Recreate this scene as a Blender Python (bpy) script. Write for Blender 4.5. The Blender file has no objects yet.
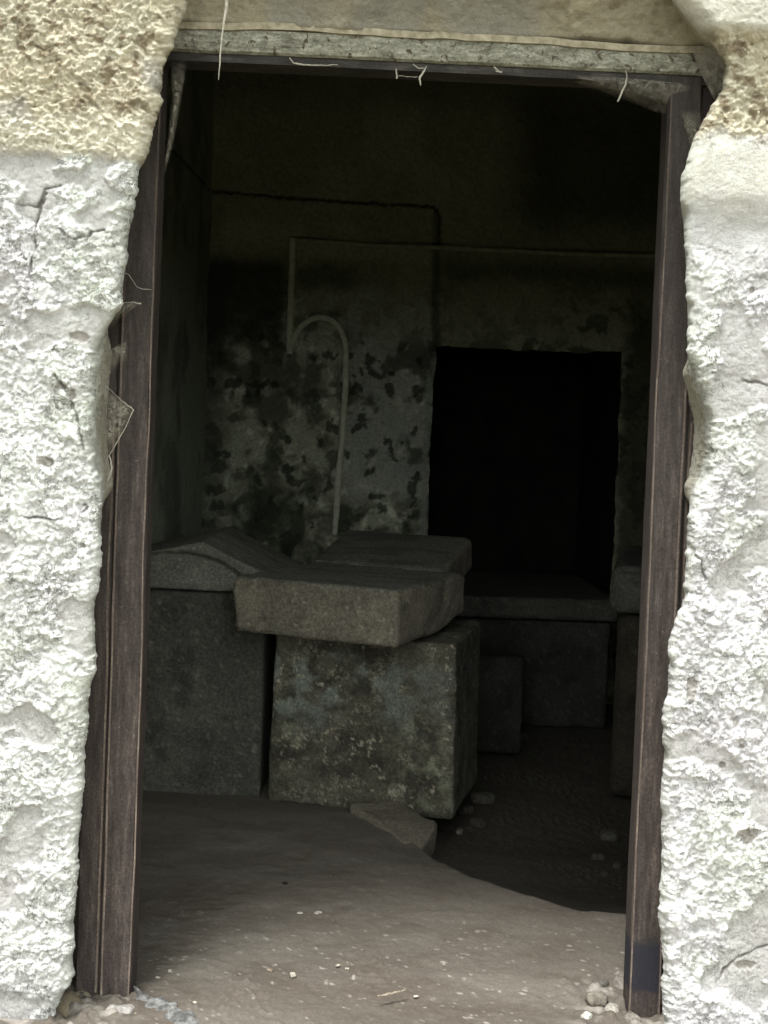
import bpy, math
import numpy as np
from mathutils import Matrix, Vector

C = bpy.context.scene.collection
scene = bpy.context.scene
rng = np.random.default_rng(7)

# ------------------------------------------------------------------ camera geometry
FPX = 1400.0
PITCH, ROLL = math.radians(3.76), math.radians(2.2)
CAM = np.array([0.0, -2.8, 1.18])
_f = np.array([0, math.cos(PITCH), -math.sin(PITCH)])
_R0 = np.array([1.0, 0, 0]); _U0 = np.array([0, math.sin(PITCH), math.cos(PITCH)])
_U = _U0*math.cos(ROLL) - _R0*math.sin(ROLL)
_R = _R0*math.cos(ROLL) + _U0*math.sin(ROLL)
def _ray(x, y): return _f + (x-384)/FPX*_R + (512-y)/FPX*_U
def at_y(x, y, Y):                      # where the sight line of a photo point meets the plane Y
    d = _ray(x, y); return CAM + d*(Y-CAM[1])/d[1]
def at_z(x, y, Z):
    d = _ray(x, y); return CAM + d*(Z-CAM[2])/d[2]

cam_data = bpy.data.cameras.new('camera')
cam = bpy.data.objects.new('camera', cam_data); C.objects.link(cam)
M = Matrix.Identity(4)
for i in range(3):
    M[i][0], M[i][1], M[i][2], M[i][3] = _R[i], _U[i], -_f[i], CAM[i]
cam.matrix_world = M
cam_data.sensor_fit = 'HORIZONTAL'; cam_data.sensor_width = 36.0
cam_data.lens = 36.0*FPX/768.0
cam_data.clip_start = 0.05
scene.camera = cam

# ------------------------------------------------------------------ noise in numpy
def _hash(ix, iy, iz, seed):
    h = (ix.astype(np.uint32)*np.uint32(374761393) + iy.astype(np.uint32)*np.uint32(668265263)
         + iz.astype(np.uint32)*np.uint32(2147483647) + np.uint32((seed*1274126177) & 0xffffffff))
    h = (h ^ (h >> np.uint32(13)))*np.uint32(1274126177)
    h = (h ^ (h >> np.uint32(16)))*np.uint32(2246822519)
    h = h ^ (h >> np.uint32(15))
    return (h & np.uint32(0xffffff)).astype(np.float32)/np.float32(0xffffff)
def noise3(x, y, z, seed=0):
    xf, yf, zf = np.floor(x), np.floor(y), np.floor(z)
    ix, iy, iz = xf.astype(np.int64), yf.astype(np.int64), zf.astype(np.int64)
    u, v, w = x-xf, y-yf, z-zf
    u = u*u*(3-2*u); v = v*v*(3-2*v); w = w*w*(3-2*w)
    r = 0
    for dx in (0, 1):
        for dy in (0, 1):
            for dz in (0, 1):
                r = r + _hash(ix+dx, iy+dy, iz+dz, seed)*(u if dx else 1-u)*(v if dy else 1-v)*(w if dz else 1-w)
    return r*2-1
def noise2(x, y, seed=0):
    xf, yf = np.floor(x), np.floor(y)
    ix, iy = xf.astype(np.int64), yf.astype(np.int64); iz = np.zeros_like(ix)
    u, v = x-xf, y-yf
    u = u*u*(3-2*u); v = v*v*(3-2*v)
    r = 0
    for dx in (0, 1):
        for dy in (0, 1):
            r = r + _hash(ix+dx, iy+dy, iz, seed)*(u if dx else 1-u)*(v if dy else 1-v)
    return r*2-1
def fbm2(x, y, f, o=4, seed=0, ridge=False):
    r = 0; a = 1.0; t = 0; c, s = 0.8, 0.6
    for k in range(o):
        n = noise2(x*f, y*f, seed+k*17)
        if ridge: n = 1-2*np.abs(n)
        r = r + a*n; t += a; a *= .52; f *= 2.03
        x, y = c*x-s*y, s*x+c*y
    return r/t*1.4
def fbm3(p, f, o=4, seed=0, ridge=False):
    x, y, z = p[:, 0], p[:, 1], p[:, 2]
    r = 0; a = 1.0; t = 0
    for k in range(o):
        n = noise3(x*f+k*3.1, y*f+k*1.7, z*f+k*5.3, seed+k*17)
        if ridge: n = 1-2*np.abs(n)
        r = r + a*n; t += a; a *= .52; f *= 2.03
    return r/t*1.4
def worley2(x, y, f, seed=0):
    x = x*f; y = y*f
    ix, iy = np.floor(x).astype(np.int64), np.floor(y).astype(np.int64); z0 = np.zeros_like(ix)
    d1 = np.full(x.shape, 9.0); d2 = np.full(x.shape, 9.0)
    for dx in (-1, 0, 1):
        for dy in (-1, 0, 1):
            px = ix+dx+_hash(ix+dx, iy+dy, z0, seed); py = iy+dy+_hash(ix+dx, iy+dy, z0+1, seed)
            d = np.hypot(px-x, py-y)
            d2 = np.minimum(d2, np.maximum(d, d1)); d1 = np.minimum(d1, d)
    return d1, d2-d1
def sstep(a, b, x):
    t = np.clip((x-a)/(b-a), 0, 1); return t*t*(3-2*t)
def mix(a, b, t):
    return a*(1-t[:, None]) + np.asarray(b, dtype=float)*t[:, None]
def seg_dist(px, py, pts):
    d = np.full(px.shape, 9.0)
    for (ax, ay), (bx, by) in zip(pts[:-1], pts[1:]):
        vx, vy = bx-ax, by-ay
        t = np.clip(((px-ax)*vx+(py-ay)*vy)/(vx*vx+vy*vy+1e-9), 0, 1)
        d = np.minimum(d, np.hypot(px-ax-t*vx, py-ay-t*vy))
    return d

# ------------------------------------------------------------------ objects
def tag(o, label=None, cat=None, group=None, kind=None):
    if label: o['label'] = label
    if cat: o['category'] = cat
    if group: o['group'] = group
    if kind: o['kind'] = kind
    return o
def mesh_obj(name, verts, faces, mat, parent=None, col=None, smooth=True, loc=None, alpha=None):
    verts = np.asarray(verts, dtype=np.float64)
    if loc is not None: verts = verts - np.asarray(loc)
    me = bpy.data.meshes.new(name)
    faces = np.asarray(faces) if not isinstance(faces, list) else faces
    if isinstance(faces, np.ndarray):
        n, k = faces.shape
        me.vertices.add(len(verts)); me.vertices.foreach_set('co', verts.astype(np.float32).ravel())
        me.loops.add(n*k); me.loops.foreach_set('vertex_index', faces.astype(np.int32).ravel())
        me.polygons.add(n); me.polygons.foreach_set('loop_start', (np.arange(n)*k).astype(np.int32))
        me.update(calc_edges=True)
    else:
        me.from_pydata([tuple(v) for v in verts], [], faces)
    if smooth: me.polygons.foreach_set('use_smooth', [True]*len(me.polygons))
    if col is not None:
        a = me.color_attributes.new('Col', 'FLOAT_COLOR', 'POINT')
        c4 = np.ones((len(verts), 4), dtype=np.float32); c4[:, :3] = np.clip(col, 0.002, 0.95)
        if alpha is not None: c4[:, 3] = np.clip(alpha, 0, 1)
        a.data.foreach_set('color', c4.ravel())
    me.materials.append(mat); me.update()
    o = bpy.data.objects.new(name, me); C.objects.link(o)
    if loc is not None: o.location = loc
    if parent: o.parent = parent
    return o
def empty(name, loc=(0, 0, 0)):
    o = bpy.data.objects.new(name, None); C.objects.link(o); o.location = loc
    o.empty_display_size = .1
    return o
def child(name, verts, faces, mat, parent, **k):
    v = np.asarray(verts, dtype=float) - np.array(parent.location)
    return mesh_obj(name, v, faces, mat, parent=parent, **k)
def grid_faces(nr, nc, flip=False):
    i = np.arange(nr*nc).reshape(nr, nc)
    f = np.stack([i[:-1, :-1], i[:-1, 1:], i[1:, 1:], i[1:, :-1]], -1).reshape(-1, 4)
    return f[:, ::-1] if flip else f

def rock_box(dims, res, r=.02):
    """Surface of a box of these sizes as an even grid with rounded edges: verts (base centred at 0), normals, faces."""
    n = [max(2, int(round(d/res))) for d in dims]
    K, F = {}, []
    pts = []
    keys, quads = [], []
    for ax in range(3):
        a, b = (ax+1) % 3, (ax+2) % 3
        for side in (0, n[ax]):
            ia, ib = np.meshgrid(np.arange(n[a]+1), np.arange(n[b]+1), indexing='ij')
            k = np.zeros(ia.shape+(3,), dtype=np.int64)
            k[..., a] = ia; k[..., b] = ib; k[..., ax] = side
            base = sum(len(x) for x in keys)
            keys.append(k.reshape(-1, 3))
            f = grid_faces(n[a]+1, n[b]+1) + base
            quads.append(f[:, ::-1] if side == 0 else f)
            # winding: axis a x b = +ax
    keys = np.concatenate(keys); quads = np.concatenate(quads)
    code = keys[:, 0]*10**8 + keys[:, 1]*10**4 + keys[:, 2]
    u, first, inv = np.unique(code, return_index=True, return_inverse=True)
    keys = keys[first]; quads = inv.reshape(-1)[quads]
    d = np.array(dims); p = keys/np.array(n)*d - d/2
    r = min(r, min(dims)*.49)
    q = np.clip(p, -(d/2-r), d/2-r); v = p-q; L = np.linalg.norm(v, axis=1, keepdims=True)
    nn = v/np.maximum(L, 1e-9)
    p = q + nn*r
    p[:, 2] += dims[2]/2
    return p, nn, quads[:, ::-1] if False else quads

# ------------------------------------------------------------------ materials
def new_mat(name):
    m = bpy.data.materials.new(name); m.use_nodes = True
    nt = m.node_tree; nt.nodes.clear()
    out = nt.nodes.new('ShaderNodeOutputMaterial'); b = nt.nodes.new('ShaderNodeBsdfPrincipled')
    nt.links.new(b.outputs[0], out.inputs[0])
    b.inputs['Specular IOR Level'].default_value = .25
    return m, nt, b
def noise_node(nt, scale, detail=6, rough=.6, vec=None, dist=0):
    n = nt.nodes.new('ShaderNodeTexNoise'); n.inputs['Scale'].default_value = scale
    n.inputs['Detail'].default_value = detail; n.inputs['Roughness'].default_value = rough
    n.inputs['Distortion'].default_value = dist
    if vec: nt.links.new(vec, n.inputs['Vector'])
    return n
def ramp(nt, src, stops):
    r = nt.nodes.new('ShaderNodeValToRGB'); e = r.color_ramp.elements
    e[0].position, e[0].color = stops[0][0], (*stops[0][1], 1)
    e[1].position, e[1].color = stops[-1][0], (*stops[-1][1], 1)
    for p, c in stops[1:-1]:
        k = e.new(p); k.color = (*c, 1)
    nt.links.new(src, r.inputs[0]); return r
def coords(nt, stretch=(1, 1, 1)):
    t = nt.nodes.new('ShaderNodeTexCoord'); m = nt.nodes.new('ShaderNodeMapping')
    m.inputs['Scale'].default_value = stretch
    nt.links.new(t.outputs['Object'], m.inputs[0]); return m.outputs[0]
def attr_mat(name, fine=140, lo=.72, hi=1.25, bump=.35, bdist=.004, rough=.93, mid=30):
    """Colour comes from the mesh's own colour attribute, broken up by fine node noise; noise bump on top."""
    m, nt, b = new_mat(name)
    v = coords(nt)
    at = nt.nodes.new('ShaderNodeVertexColor'); at.layer_name = 'Col'
    n1 = noise_node(nt, fine, 8, .7, v)
    rp = ramp(nt, n1.outputs['Fac'], [(.3, (lo,)*3), (.5, (1, 1, 1)), (.72, (hi,)*3)])
    mx = nt.nodes.new('ShaderNodeMix'); mx.data_type = 'RGBA'; mx.blend_type = 'MULTIPLY'; mx.inputs[0].default_value = 1
    mx.clamp_result = True
    nt.links.new(at.outputs[0], mx.inputs[6]); nt.links.new(rp.outputs[0], mx.inputs[7])
    nt.links.new(mx.outputs[2], b.inputs['Base Color'])
    b.inputs['Roughness'].default_value = rough
    n2 = noise_node(nt, mid, 10, .72, v, .4)
    bp = nt.nodes.new('ShaderNodeBump'); bp.inputs['Strength'].default_value = bump; bp.inputs['Distance'].default_value = bdist
    nt.links.new(n2.outputs['Fac'], bp.inputs['Height'])
    n3 = noise_node(nt, fine*1.6, 5, .7, v)
    bp2 = nt.nodes.new('ShaderNodeBump'); bp2.inputs['Strength'].default_value = bump; bp2.inputs['Distance'].default_value = bdist*.3
    nt.links.new(n3.outputs['Fac'], bp2.inputs['Height']); nt.links.new(bp.outputs[0], bp2.inputs['Normal'])
    nt.links.new(bp2.outputs[0], b.inputs['Normal'])
    return m

M_outer = attr_mat('weathered_outer_plaster', fine=230, lo=.82, hi=1.12, bump=1.0, bdist=.006, mid=95)
def add_squiggles(m):
    """Thin dark worm-like cracks between lichen flakes, and white flecks, laid over the attribute colour."""
    nt = m.node_tree; b = [n for n in nt.nodes if n.type == 'BSDF_PRINCIPLED'][0]
    src = b.inputs['Base Color'].links[0].from_socket; v = coords(nt)
    def layer(src, scale, width, colr, seedoff, amount, gate):
        mp = nt.nodes.new('ShaderNodeMapping'); mp.inputs['Location'].default_value = (seedoff, seedoff*.7, -seedoff); nt.links.new(v, mp.inputs[0])
        n = noise_node(nt, scale, 5, .62, mp.outputs[0], .9)
        s1 = nt.nodes.new('ShaderNodeMath'); s1.operation = 'SUBTRACT'; s1.inputs[1].default_value = .5; nt.links.new(n.outputs['Fac'], s1.inputs[0])
        a1 = nt.nodes.new('ShaderNodeMath'); a1.operation = 'ABSOLUTE'; nt.links.new(s1.outputs[0], a1.inputs[0])
        r1 = ramp(nt, a1.outputs[0], [(0.0, (1, 1, 1)), (width, (0, 0, 0))])
        g = noise_node(nt, scale*.45, 4, .6, mp.outputs[0]); r2 = ramp(nt, g.outputs['Fac'], [(gate-.05, (0, 0, 0)), (gate+.08, (amount,)*3)])
        mu = nt.nodes.new('ShaderNodeMath'); mu.operation = 'MULTIPLY'; nt.links.new(r1.outputs[0], mu.inputs[0]); nt.links.new(r2.outputs[0], mu.inputs[1])
        at = nt.nodes.new('ShaderNodeVertexColor'); at.layer_name = 'Col'
        mv = nt.nodes.new('ShaderNodeMath'); mv.operation = 'MULTIPLY'; nt.links.new(mu.outputs[0], mv.inputs[0]); nt.links.new(at.outputs['Alpha'], mv.inputs[1]); mu = mv
        mx = nt.nodes.new('ShaderNodeMix'); mx.data_type = 'RGBA'; nt.links.new(mu.outputs[0], mx.inputs[0]); nt.links.new(src, mx.inputs[6]); mx.inputs[7].default_value = (*colr, 1)
        return mx.outputs[2]
    src = layer(src, 30, .017, (.07, .065, .055), 3.0, 1.0, .47)
    src = layer(src, 55, .028, (.08, .075, .065), 7.0, .95, .46)
    src = layer(src, 100, .045, (.16, .155, .14), 12.0, .6, .50)
    nt.links.new(src, b.inputs['Base Color'])
M_lintel = M_outer.copy(); M_lintel.name = 'lintel_plaster'
add_squiggles(M_outer)
M_stone = attr_mat('old_peperino_stone', fine=110, lo=.5, hi=1.65, bump=1.0, bdist=.012, mid=45)
def add_pale_marks(m, scale, width, colr, amount, gate, seedoff):
    nt = m.node_tree; b = [n for n in nt.nodes if n.type == 'BSDF_PRINCIPLED'][0]
    src = b.inputs['Base Color'].links[0].from_socket; v = coords(nt)
    mp = nt.nodes.new('ShaderNodeMapping'); mp.inputs['Location'].default_value = (seedoff, seedoff, seedoff); nt.links.new(v, mp.inputs[0])
    n = noise_node(nt, scale, 7, .7, mp.outputs[0], .8)
    s1 = nt.nodes.new('ShaderNodeMath'); s1.operation = 'SUBTRACT'; s1.inputs[1].default_value = .5; nt.links.new(n.outputs['Fac'], s1.inputs[0])
    a1 = nt.nodes.new('ShaderNodeMath'); a1.operation = 'ABSOLUTE'; nt.links.new(s1.outputs[0], a1.inputs[0])
    r1 = ramp(nt, a1.outputs[0], [(0.0, (1, 1, 1)), (width, (0, 0, 0))])
    g = noise_node(nt, scale*.3, 6, .6, mp.outputs[0]); r2 = ramp(nt, g.outputs['Fac'], [(gate, (0, 0, 0)), (gate+.10, (amount,)*3)])
    mu = nt.nodes.new('ShaderNodeMath'); mu.operation = 'MULTIPLY'; nt.links.new(r1.outputs[0], mu.inputs[0]); nt.links.new(r2.outputs[0], mu.inputs[1])
    mx = nt.nodes.new('ShaderNodeMix'); mx.data_type = 'RGBA'; mx.blend_type = 'MULTIPLY' if colr is None else 'MIX'
    nt.links.new(mu.outputs[0], mx.inputs[0]); nt.links.new(src, mx.inputs[6]); mx.inputs[7].default_value = (*colr, 1)
    nt.links.new(mx.outputs[2], b.inputs['Base Color'])
M_stone_marked = M_stone.copy(); M_stone_marked.name = 'lichen_marked_stone'
add_pale_marks(M_stone_marked, 38, .028, (.36, .34, .26), .8, .52, 2.0)
add_pale_marks(M_stone_marked, 60, .035, (.03, .028, .022), .75, .50, 9.0)
M_plaster = attr_mat('damp_inner_plaster', fine=70, lo=.65, hi=1.35, bump=.5, bdist=.01, mid=18)
M_dirt = attr_mat('packed_earth', fine=160, lo=.75, hi=1.3, bump=.5, bdist=.006, mid=24)

def wood_metal(name, dark, midc, light, axis_scale, spot=None):
    m, nt, b = new_mat(name)
    v = coords(nt, axis_scale)
    v2 = coords(nt)
    n1 = noise_node(nt, 26, 10, .75, v, .3)
    r1 = ramp(nt, n1.outputs['Fac'], [(.33, dark), (.52, midc), (.74, light)])
    n2 = noise_node(nt, 190, 6, .8, v2)
    r2 = ramp(nt, n2.outputs['Fac'], [(.35, (.6,)*3), (.52, (1, 1, 1)), (.7, (1.5,)*3)])
    mx = nt.nodes.new('ShaderNodeMix'); mx.data_type = 'RGBA'; mx.blend_type = 'MULTIPLY'; mx.inputs[0].default_value = 1
    nt.links.new(r1.outputs[0], mx.inputs[6]); nt.links.new(r2.outputs[0], mx.inputs[7])
    last = mx.outputs[2]
    if spot:
        n3 = noise_node(nt, spot[0], 6, .7, v2, .6)
        r3 = ramp(nt, n3.outputs['Fac'], [(spot[1], (0, 0, 0)), (spot[1]+.05, (1, 1, 1))])
        m2 = nt.nodes.new('ShaderNodeMix'); m2.data_type = 'RGBA'
        nt.links.new(r3.outputs[0], m2.inputs[0]); nt.links.new(last, m2.inputs[6])
        m2.inputs[7].default_value = (*spot[2], 1); last = m2.outputs[2]
    nt.links.new(last, b.inputs['Base Color'])
    b.inputs['Roughness'].default_value = .78
    bp = nt.nodes.new('ShaderNodeBump'); bp.inputs['Strength'].default_value = .5; bp.inputs['Distance'].default_value = .002
    nt.links.new(n2.outputs['Fac'], bp.inputs['Height'])
    bp2 = nt.nodes.new('ShaderNodeBump'); bp2.inputs['Strength'].default_value = .4; bp2.inputs['Distance'].default_value = .003
    nt.links.new(n1.outputs['Fac'], bp2.inputs['Height']); nt.links.new(bp.outputs[0], bp2.inputs['Normal'])
    nt.links.new(bp2.outputs[0], b.inputs['Normal'])
    return m
M_jamb = wood_metal('rusty_brown_jamb', (.027, .021, .020), (.060, .048, .044), (.14, .115, .103), (3, 3, .35), spot=(120, .66, (.30, .24, .19)))
M_seam = wood_metal('scraped_edge_line', (.09, .07, .06), (.17, .135, .115), (.32, .26, .21), (3, 3, .4))
M_tar = wood_metal('dark_tar_patch', (.016, .017, .024), (.026, .028, .04), (.06, .06, .075), (1, 1, 1))
M_header = wood_metal('flaking_painted_header', (.06, .055, .04), (.19, .19, .15), (.42, .42, .36), (1.0, 3, 3), spot=(52, .57, (.05, .036, .025)))

def plain_noise_mat(name, c1, c2, scale, rough=.8, bump=.2):
    m, nt, b = new_mat(name); v = coords(nt)
    n = noise_node(nt, scale, 6, .65, v)
    r = ramp(nt, n.outputs['Fac'], [(.35, c1), (.65, c2)])
    nt.links.new(r.outputs[0], b.inputs['Base Color']); b.inputs['Roughness'].default_value = rough
    bp = nt.nodes.new('ShaderNodeBump'); bp.inputs['Strength'].default_value = bump; bp.inputs['Distance'].default_value = .002
    nt.links.new(n.outputs['Fac'], bp.inputs['Height']); nt.links.new(bp.outputs[0], b.inputs['Normal'])
    return m
M_pipe = plain_noise_mat('chalky_conduit', (.52, .54, .41), (.74, .76, .60), 40)
M_pipe_pale = plain_noise_mat('bare_conduit', (.52, .53, .43), (.72, .72, .60), 60)
M_leaf = plain_noise_mat('dry_leaf', (.30, .21, .10), (.52, .40, .23), 60)
M_twig = plain_noise_mat('dry_twig', (.16, .13, .10), (.36, .31, .25), 90)
M_dark = plain_noise_mat('dark_husk', (.012, .01, .01), (.03, .026, .022), 90)

def web_mat(name, col, cover, scale, stretch=(1, 1, 1), fade=True):
    m = bpy.data.materials.new(name); m.use_nodes = True
    nt = m.node_tree; nt.nodes.clear()
    out = nt.nodes.new('ShaderNodeOutputMaterial')
    d = nt.nodes.new('ShaderNodeBsdfDiffuse'); d.inputs[0].default_value = (*col, 1)
    tl = nt.nodes.new('ShaderNodeBsdfTranslucent'); tl.inputs[0].default_value = (*col, 1)
    ms = nt.nodes.new('ShaderNodeMixShader'); ms.inputs[0].default_value = .35
    nt.links.new(d.outputs[0], ms.inputs[1]); nt.links.new(tl.outputs[0], ms.inputs[2])
    tr = nt.nodes.new('ShaderNodeBsdfTransparent')
    v = coords(nt, stretch)
    n = noise_node(nt, scale, 8, .7, v, 1.0)
    r = ramp(nt, n.outputs['Fac'], [(.36, (max(0, cover-.35),)*3), (.64, (min(1, cover+.35),)*3)])
    mx = nt.nodes.new('ShaderNodeMixShader')
    if fade:
        at = nt.nodes.new('ShaderNodeVertexColor'); at.layer_name = 'Col'
        mu = nt.nodes.new('ShaderNodeMath'); mu.operation = 'MULTIPLY'; nt.links.new(r.outputs[0], mu.inputs[0]); nt.links.new(at.outputs[0], mu.inputs[1])
        nt.links.new(mu.outputs[0], mx.inputs[0])
    else: nt.links.new(r.outputs[0], mx.inputs[0])
    nt.links.new(tr.outputs[0], mx.inputs[1]); nt.links.new(ms.outputs[0], mx.inputs[2])
    nt.links.new(mx.outputs[0], out.inputs[0])
    return m
M_web = web_mat('dusty_cobweb', (.34, .32, .26), .42, 90)
M_web_dense = web_mat('dense_dusty_cobweb', (.24, .225, .19), .85, 60)
M_web_thick = web_mat('thick_dusty_cobweb', (.26, .24, .20), .48, 70)
M_thread = web_mat('dust_thread', (.55, .53, .46), .80, 80, fade=False)

# ------------------------------------------------------------------ outer wall, either side of the doorway
YF = -0.12
edgeL = [(187, -30), (185, 0), (173, 38), (163, 58), (160, 80), (157, 105), (150, 128), (145, 150), (138, 168), (131, 210), (127, 240), (123, 275),
         (121, 305), (110, 322), (97, 345), (92, 380), (90, 420), (92, 460), (101, 500), (102, 520), (99, 560), (95, 600), (93, 640), (91, 670),
         (87, 705), (85, 740), (81, 780), (79, 820), (77, 850), (75, 900), (73, 940), (72, 975), (58, 1000), (44, 1024), (38, 1060)]
edgeR = [(668, -30), (678, -2), (700, 25), (716, 45), (727, 62), (722, 92), (708, 112), (697, 135), (688, 165), (684, 180), (683, 205), (685, 240), (687, 280),
         (688, 320), (689, 350), (700, 385), (711, 420), (713, 450), (707, 478), (694, 500), (688, 530), (686, 570), (685, 605), (676, 625), (671, 640),
         (669, 690), (666, 720), (664, 760), (662, 800), (665, 815), (663, 860), (661, 920), (663, 960), (665, 1000), (664, 1024), (664, 1060)]
def edge_curve(px):
    P = np.array([at_y(x, y, YF+.02) for x, y in px]); P = P[np.argsort(P[:, 2])]
    return P[:, 2], P[:, 0]

def outer_wall(name, sg, edge, label):
    ez, ex = edge_curve(edge)
    z = np.concatenate([np.arange(-.16, 2.08, .0023), np.arange(2.08, 2.55, .007), 2.55 + np.cumsum(np.linspace(.01, .14, 12))])
    s = np.concatenate([np.arange(0, .40, .0023), np.arange(.40, .95, .0055), .95 + np.cumsum(np.linspace(.01, .30, 13))])
    NR, NS = len(z), len(s)
    rv = np.linspace(0, 1, 16)[1:][::-1]                      # reveal, from deep to edge
    ZZ = np.repeat(z[:, None], NS+len(rv), 1)
    xe = np.interp(z, ez, ex)
    wob1 = .0045*fbm2(z, z*0+sg, 22, 3, 5)
    sa = np.concatenate([-rv*.19, s]); SG, ZG = np.meshgrid(sa, z)
    wob = (wob1[:, None] + (.0042*fbm2(ZG.ravel(), SG.ravel()+sg, 60, 4, 9)).reshape(ZG.shape))*np.exp(-np.abs(sa)/.022)[None]
    top = sstep(1.62, 1.68, z)
    # how far the reveal undercuts behind the visible edge
    if sg < 0:
        z0, z1 = at_y(90, 500, YF)[2], at_y(90, 335, YF)[2]
    else:
        z0, z1 = at_y(690, 500, YF)[2], at_y(690, 360, YF)[2]
    win = sstep(z0-.03, z0+.03, z)*(1-sstep(z1-.03, z1+.03, z))
    under = .045*(1-win) - (.012 if sg < 0 else .014)*win
    face_x = xe[:, None] + wob[:, len(rv):] + sg*s[None, :]
    rr = .022
    th_f = np.where(s < rr, (1-s/rr)*math.radians(75), 0)
    face_y = YF + np.where(s < rr, (1-np.sqrt(np.clip(1-(1-s/rr)**2, 0, 1)))*rr*.9, 0)
    rev_x = xe[:, None] + wob[:, :len(rv)] + sg*(under[:, None]*rv[None, :])
    y_e = YF + rr*.9
    rev_y = y_e + rv*(0.092-y_e)
    X = np.concatenate([rev_x, face_x], 1)
    Y = np.concatenate([np.repeat(rev_y[None], NR, 0), np.repeat(face_y[None], NR, 0)], 1)
    TH = np.concatenate([np.full(len(rv), math.radians(85)), th_f])
    DEP = np.concatenate([rv*.19, s*0])                        # depth into reveal, so textures run on round the corner
    x, zz = (X - sg*DEP[None]).ravel(), ZZ.ravel()
    # --- relief
    wx = x + .006*fbm2(x, zz, 30, 3, 21); wz = zz + .006*fbm2(x, zz, 30, 3, 22)
    n_big = fbm2(x, zz, 4.5, 3, 31)
    n_mid = fbm2(wx, wz, 16, 4, 32)
    n_crumb = fbm2(wx, wz, 85, 4, 33, ridge=True)
    n_fine = fbm2(x, zz, 170, 3, 34)
    lay = fbm2(wx, wz*1.1, 33, 5, 35)                         # layered, flaking crust
    crust = sstep(-.04, .05, lay)
    lay2 = fbm2(wx+3, wz+1, 72, 4, 36); crust2 = sstep(.0, .07, lay2)
    lay3 = fbm2(wx+7, wz*1.2+1, 125, 3, 38); crust3 = sstep(-.02, .10, lay3)
    patch = sstep(.12, .30, fbm2(x+5, zz, 9, 4, 37))           # smooth bare grey patches where the crust is gone
    zt = 1.655 if sg < 0 else 1.70
    topm = sstep(zt-.012, zt+.012, zz+.010*fbm2(x, zz, 25, 3, 40)) if sg < 0 else sstep(zt+.02, zt+.05, zz + .02*fbm2(x, zz, 20, 3, 40))
    if sg < 0:
        smooth = np.zeros_like(x)
        cream = topm*(1-sstep(1.70, 1.75, zz+.015*fbm2(x, zz, 12, 3, 41)))
    else:
        smooth = sstep(1.53, 1.60, zz+.06*fbm2(x, zz, 10, 4, 42))*(1-sstep(zt+.015, zt+.045, zz+.02*fbm2(x, zz, 20, 3, 40)))
        grey_band = sstep(1.30, 1.40, zz+.05*fbm2(x, zz, 8, 3, 43))*(1-sstep(1.56, 1.64, zz+.03*fbm2(x, zz, 16, 4, 69)))
        smooth = np.clip(smooth + .62*grey_band*sstep(-.5, .3, fbm2(x, zz, 14, 4, 48)+(zz-1.42)*6), 0, 1)
        corner = sstep(.0, .03, (zz-1.915) + .9*(x-.60)*.12 + .01*fbm2(x, zz, 14, 3, 44))
        smooth = np.maximum(smooth, corner)
        cream = np.zeros_like(x)
    h_low = .0034*crust*(1-patch) + .0030*crust2*(1-.8*patch) + .0022*crust3*(1-.7*patch) + .0016*n_crumb*(1-.75*patch) + .0014*n_fine*(1-.6*patch) - .003*patch
    n_c2 = fbm2(wx*.85-wz*.5, wx*.6+wz*1.3, 80, 5, 46, ridge=True)
    h_top = .0062*n_c2 + .0034*n_fine + .0026*crust2 + .003*n_crumb
    h = .009*n_big + .0030*n_mid*(1-.5*smooth)
    h = h + (h_low*(1-topm) + h_top*topm)*(1-.85*smooth)
    h += .0045*cream
    if sg > 0:
        h += .018*sstep(1.56, 1.64, zz)*(1-sstep(1.70, 1.78, zz)) * sstep(0, .06, (X.ravel()-np.repeat(xe, NS+len(rv)))+.05)
        h += .03*corner
    # two or three chips knocked out of the crust
    holes = ([(62, 386, .012, .008), (130-75, 375, .004, .004), (48, 462, .02, .012), (73, 394, .006, .013), (82, 545, .008, .006), (78, 337, .018, .010), (85, 505, .006, .004)] if sg < 0 else
             [(735, 722, .007, .011), (741, 746, .006, .005), (752, 700, .005, .004), (745, 833, .028, .017), (752, 290, .006, .007), (722, 765, .006, .006), (745, 965, .02, .010), (700, 893, .0035, .003), (692, 690, .012, .03)])
    hole_m = np.zeros_like(x)
    for hx, hy, rx, rz in holes:
        P = at_y(hx, hy, YF)
        dd = np.hypot((x-P[0])/rx, (zz-P[2])/rz) + .35*fbm2(x, zz, 60, 3, 50)
        mm = 1-sstep(.75, 1.0, dd); hole_m = np.maximum(hole_m, mm); h -= .006*mm
    # long cracks
    cr = ([[(45, 195), (38, 215), (36, 240), (30, 275)], [(0, 200), (18, 205), (38, 208), (45, 190), (60, 185)], [(60, 230), (75, 240), (105, 230)],
           [(0, 515), (60, 520), (88, 508)], [(55, 375), (70, 400), (78, 420), (82, 450)]] if sg < 0 else
          [[(715, 985), (725, 970), (745, 955), (768, 945)], [(700, 400), (725, 395), (745, 380), (768, 385)], [(735, 290), (750, 275), (768, 280)],
           [(688, 545), (700, 560), (705, 580)], [(730, 845), (745, 850), (768, 840)]])
    crm = np.zeros_like(x)
    for pl in cr:
        q = [tuple(at_y(a, b, YF)[[0, 2]]) for a, b in pl]
        dd = seg_dist(x+.004*fbm2(x, zz, 50, 3, 55), zz+.004*fbm2(x, zz, 50, 3, 56), q)
        mm = (1-sstep(.0008, .0034, dd+.0022*fbm2(x, zz, 45, 4, 57)))*sstep(-.5, .1, fbm2(x, zz, 16, 3, 58)); crm = np.maximum(crm, mm); h -= .004*mm
    # --- colour (crust, bare mortar, lichen, grime)
    col = np.zeros((len(x), 3)); col[:] = ((.79, .82, .81) if sg < 0 else (.79, .79, .83))
    tint = fbm2(x, zz, 7, 4, 60)
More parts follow.
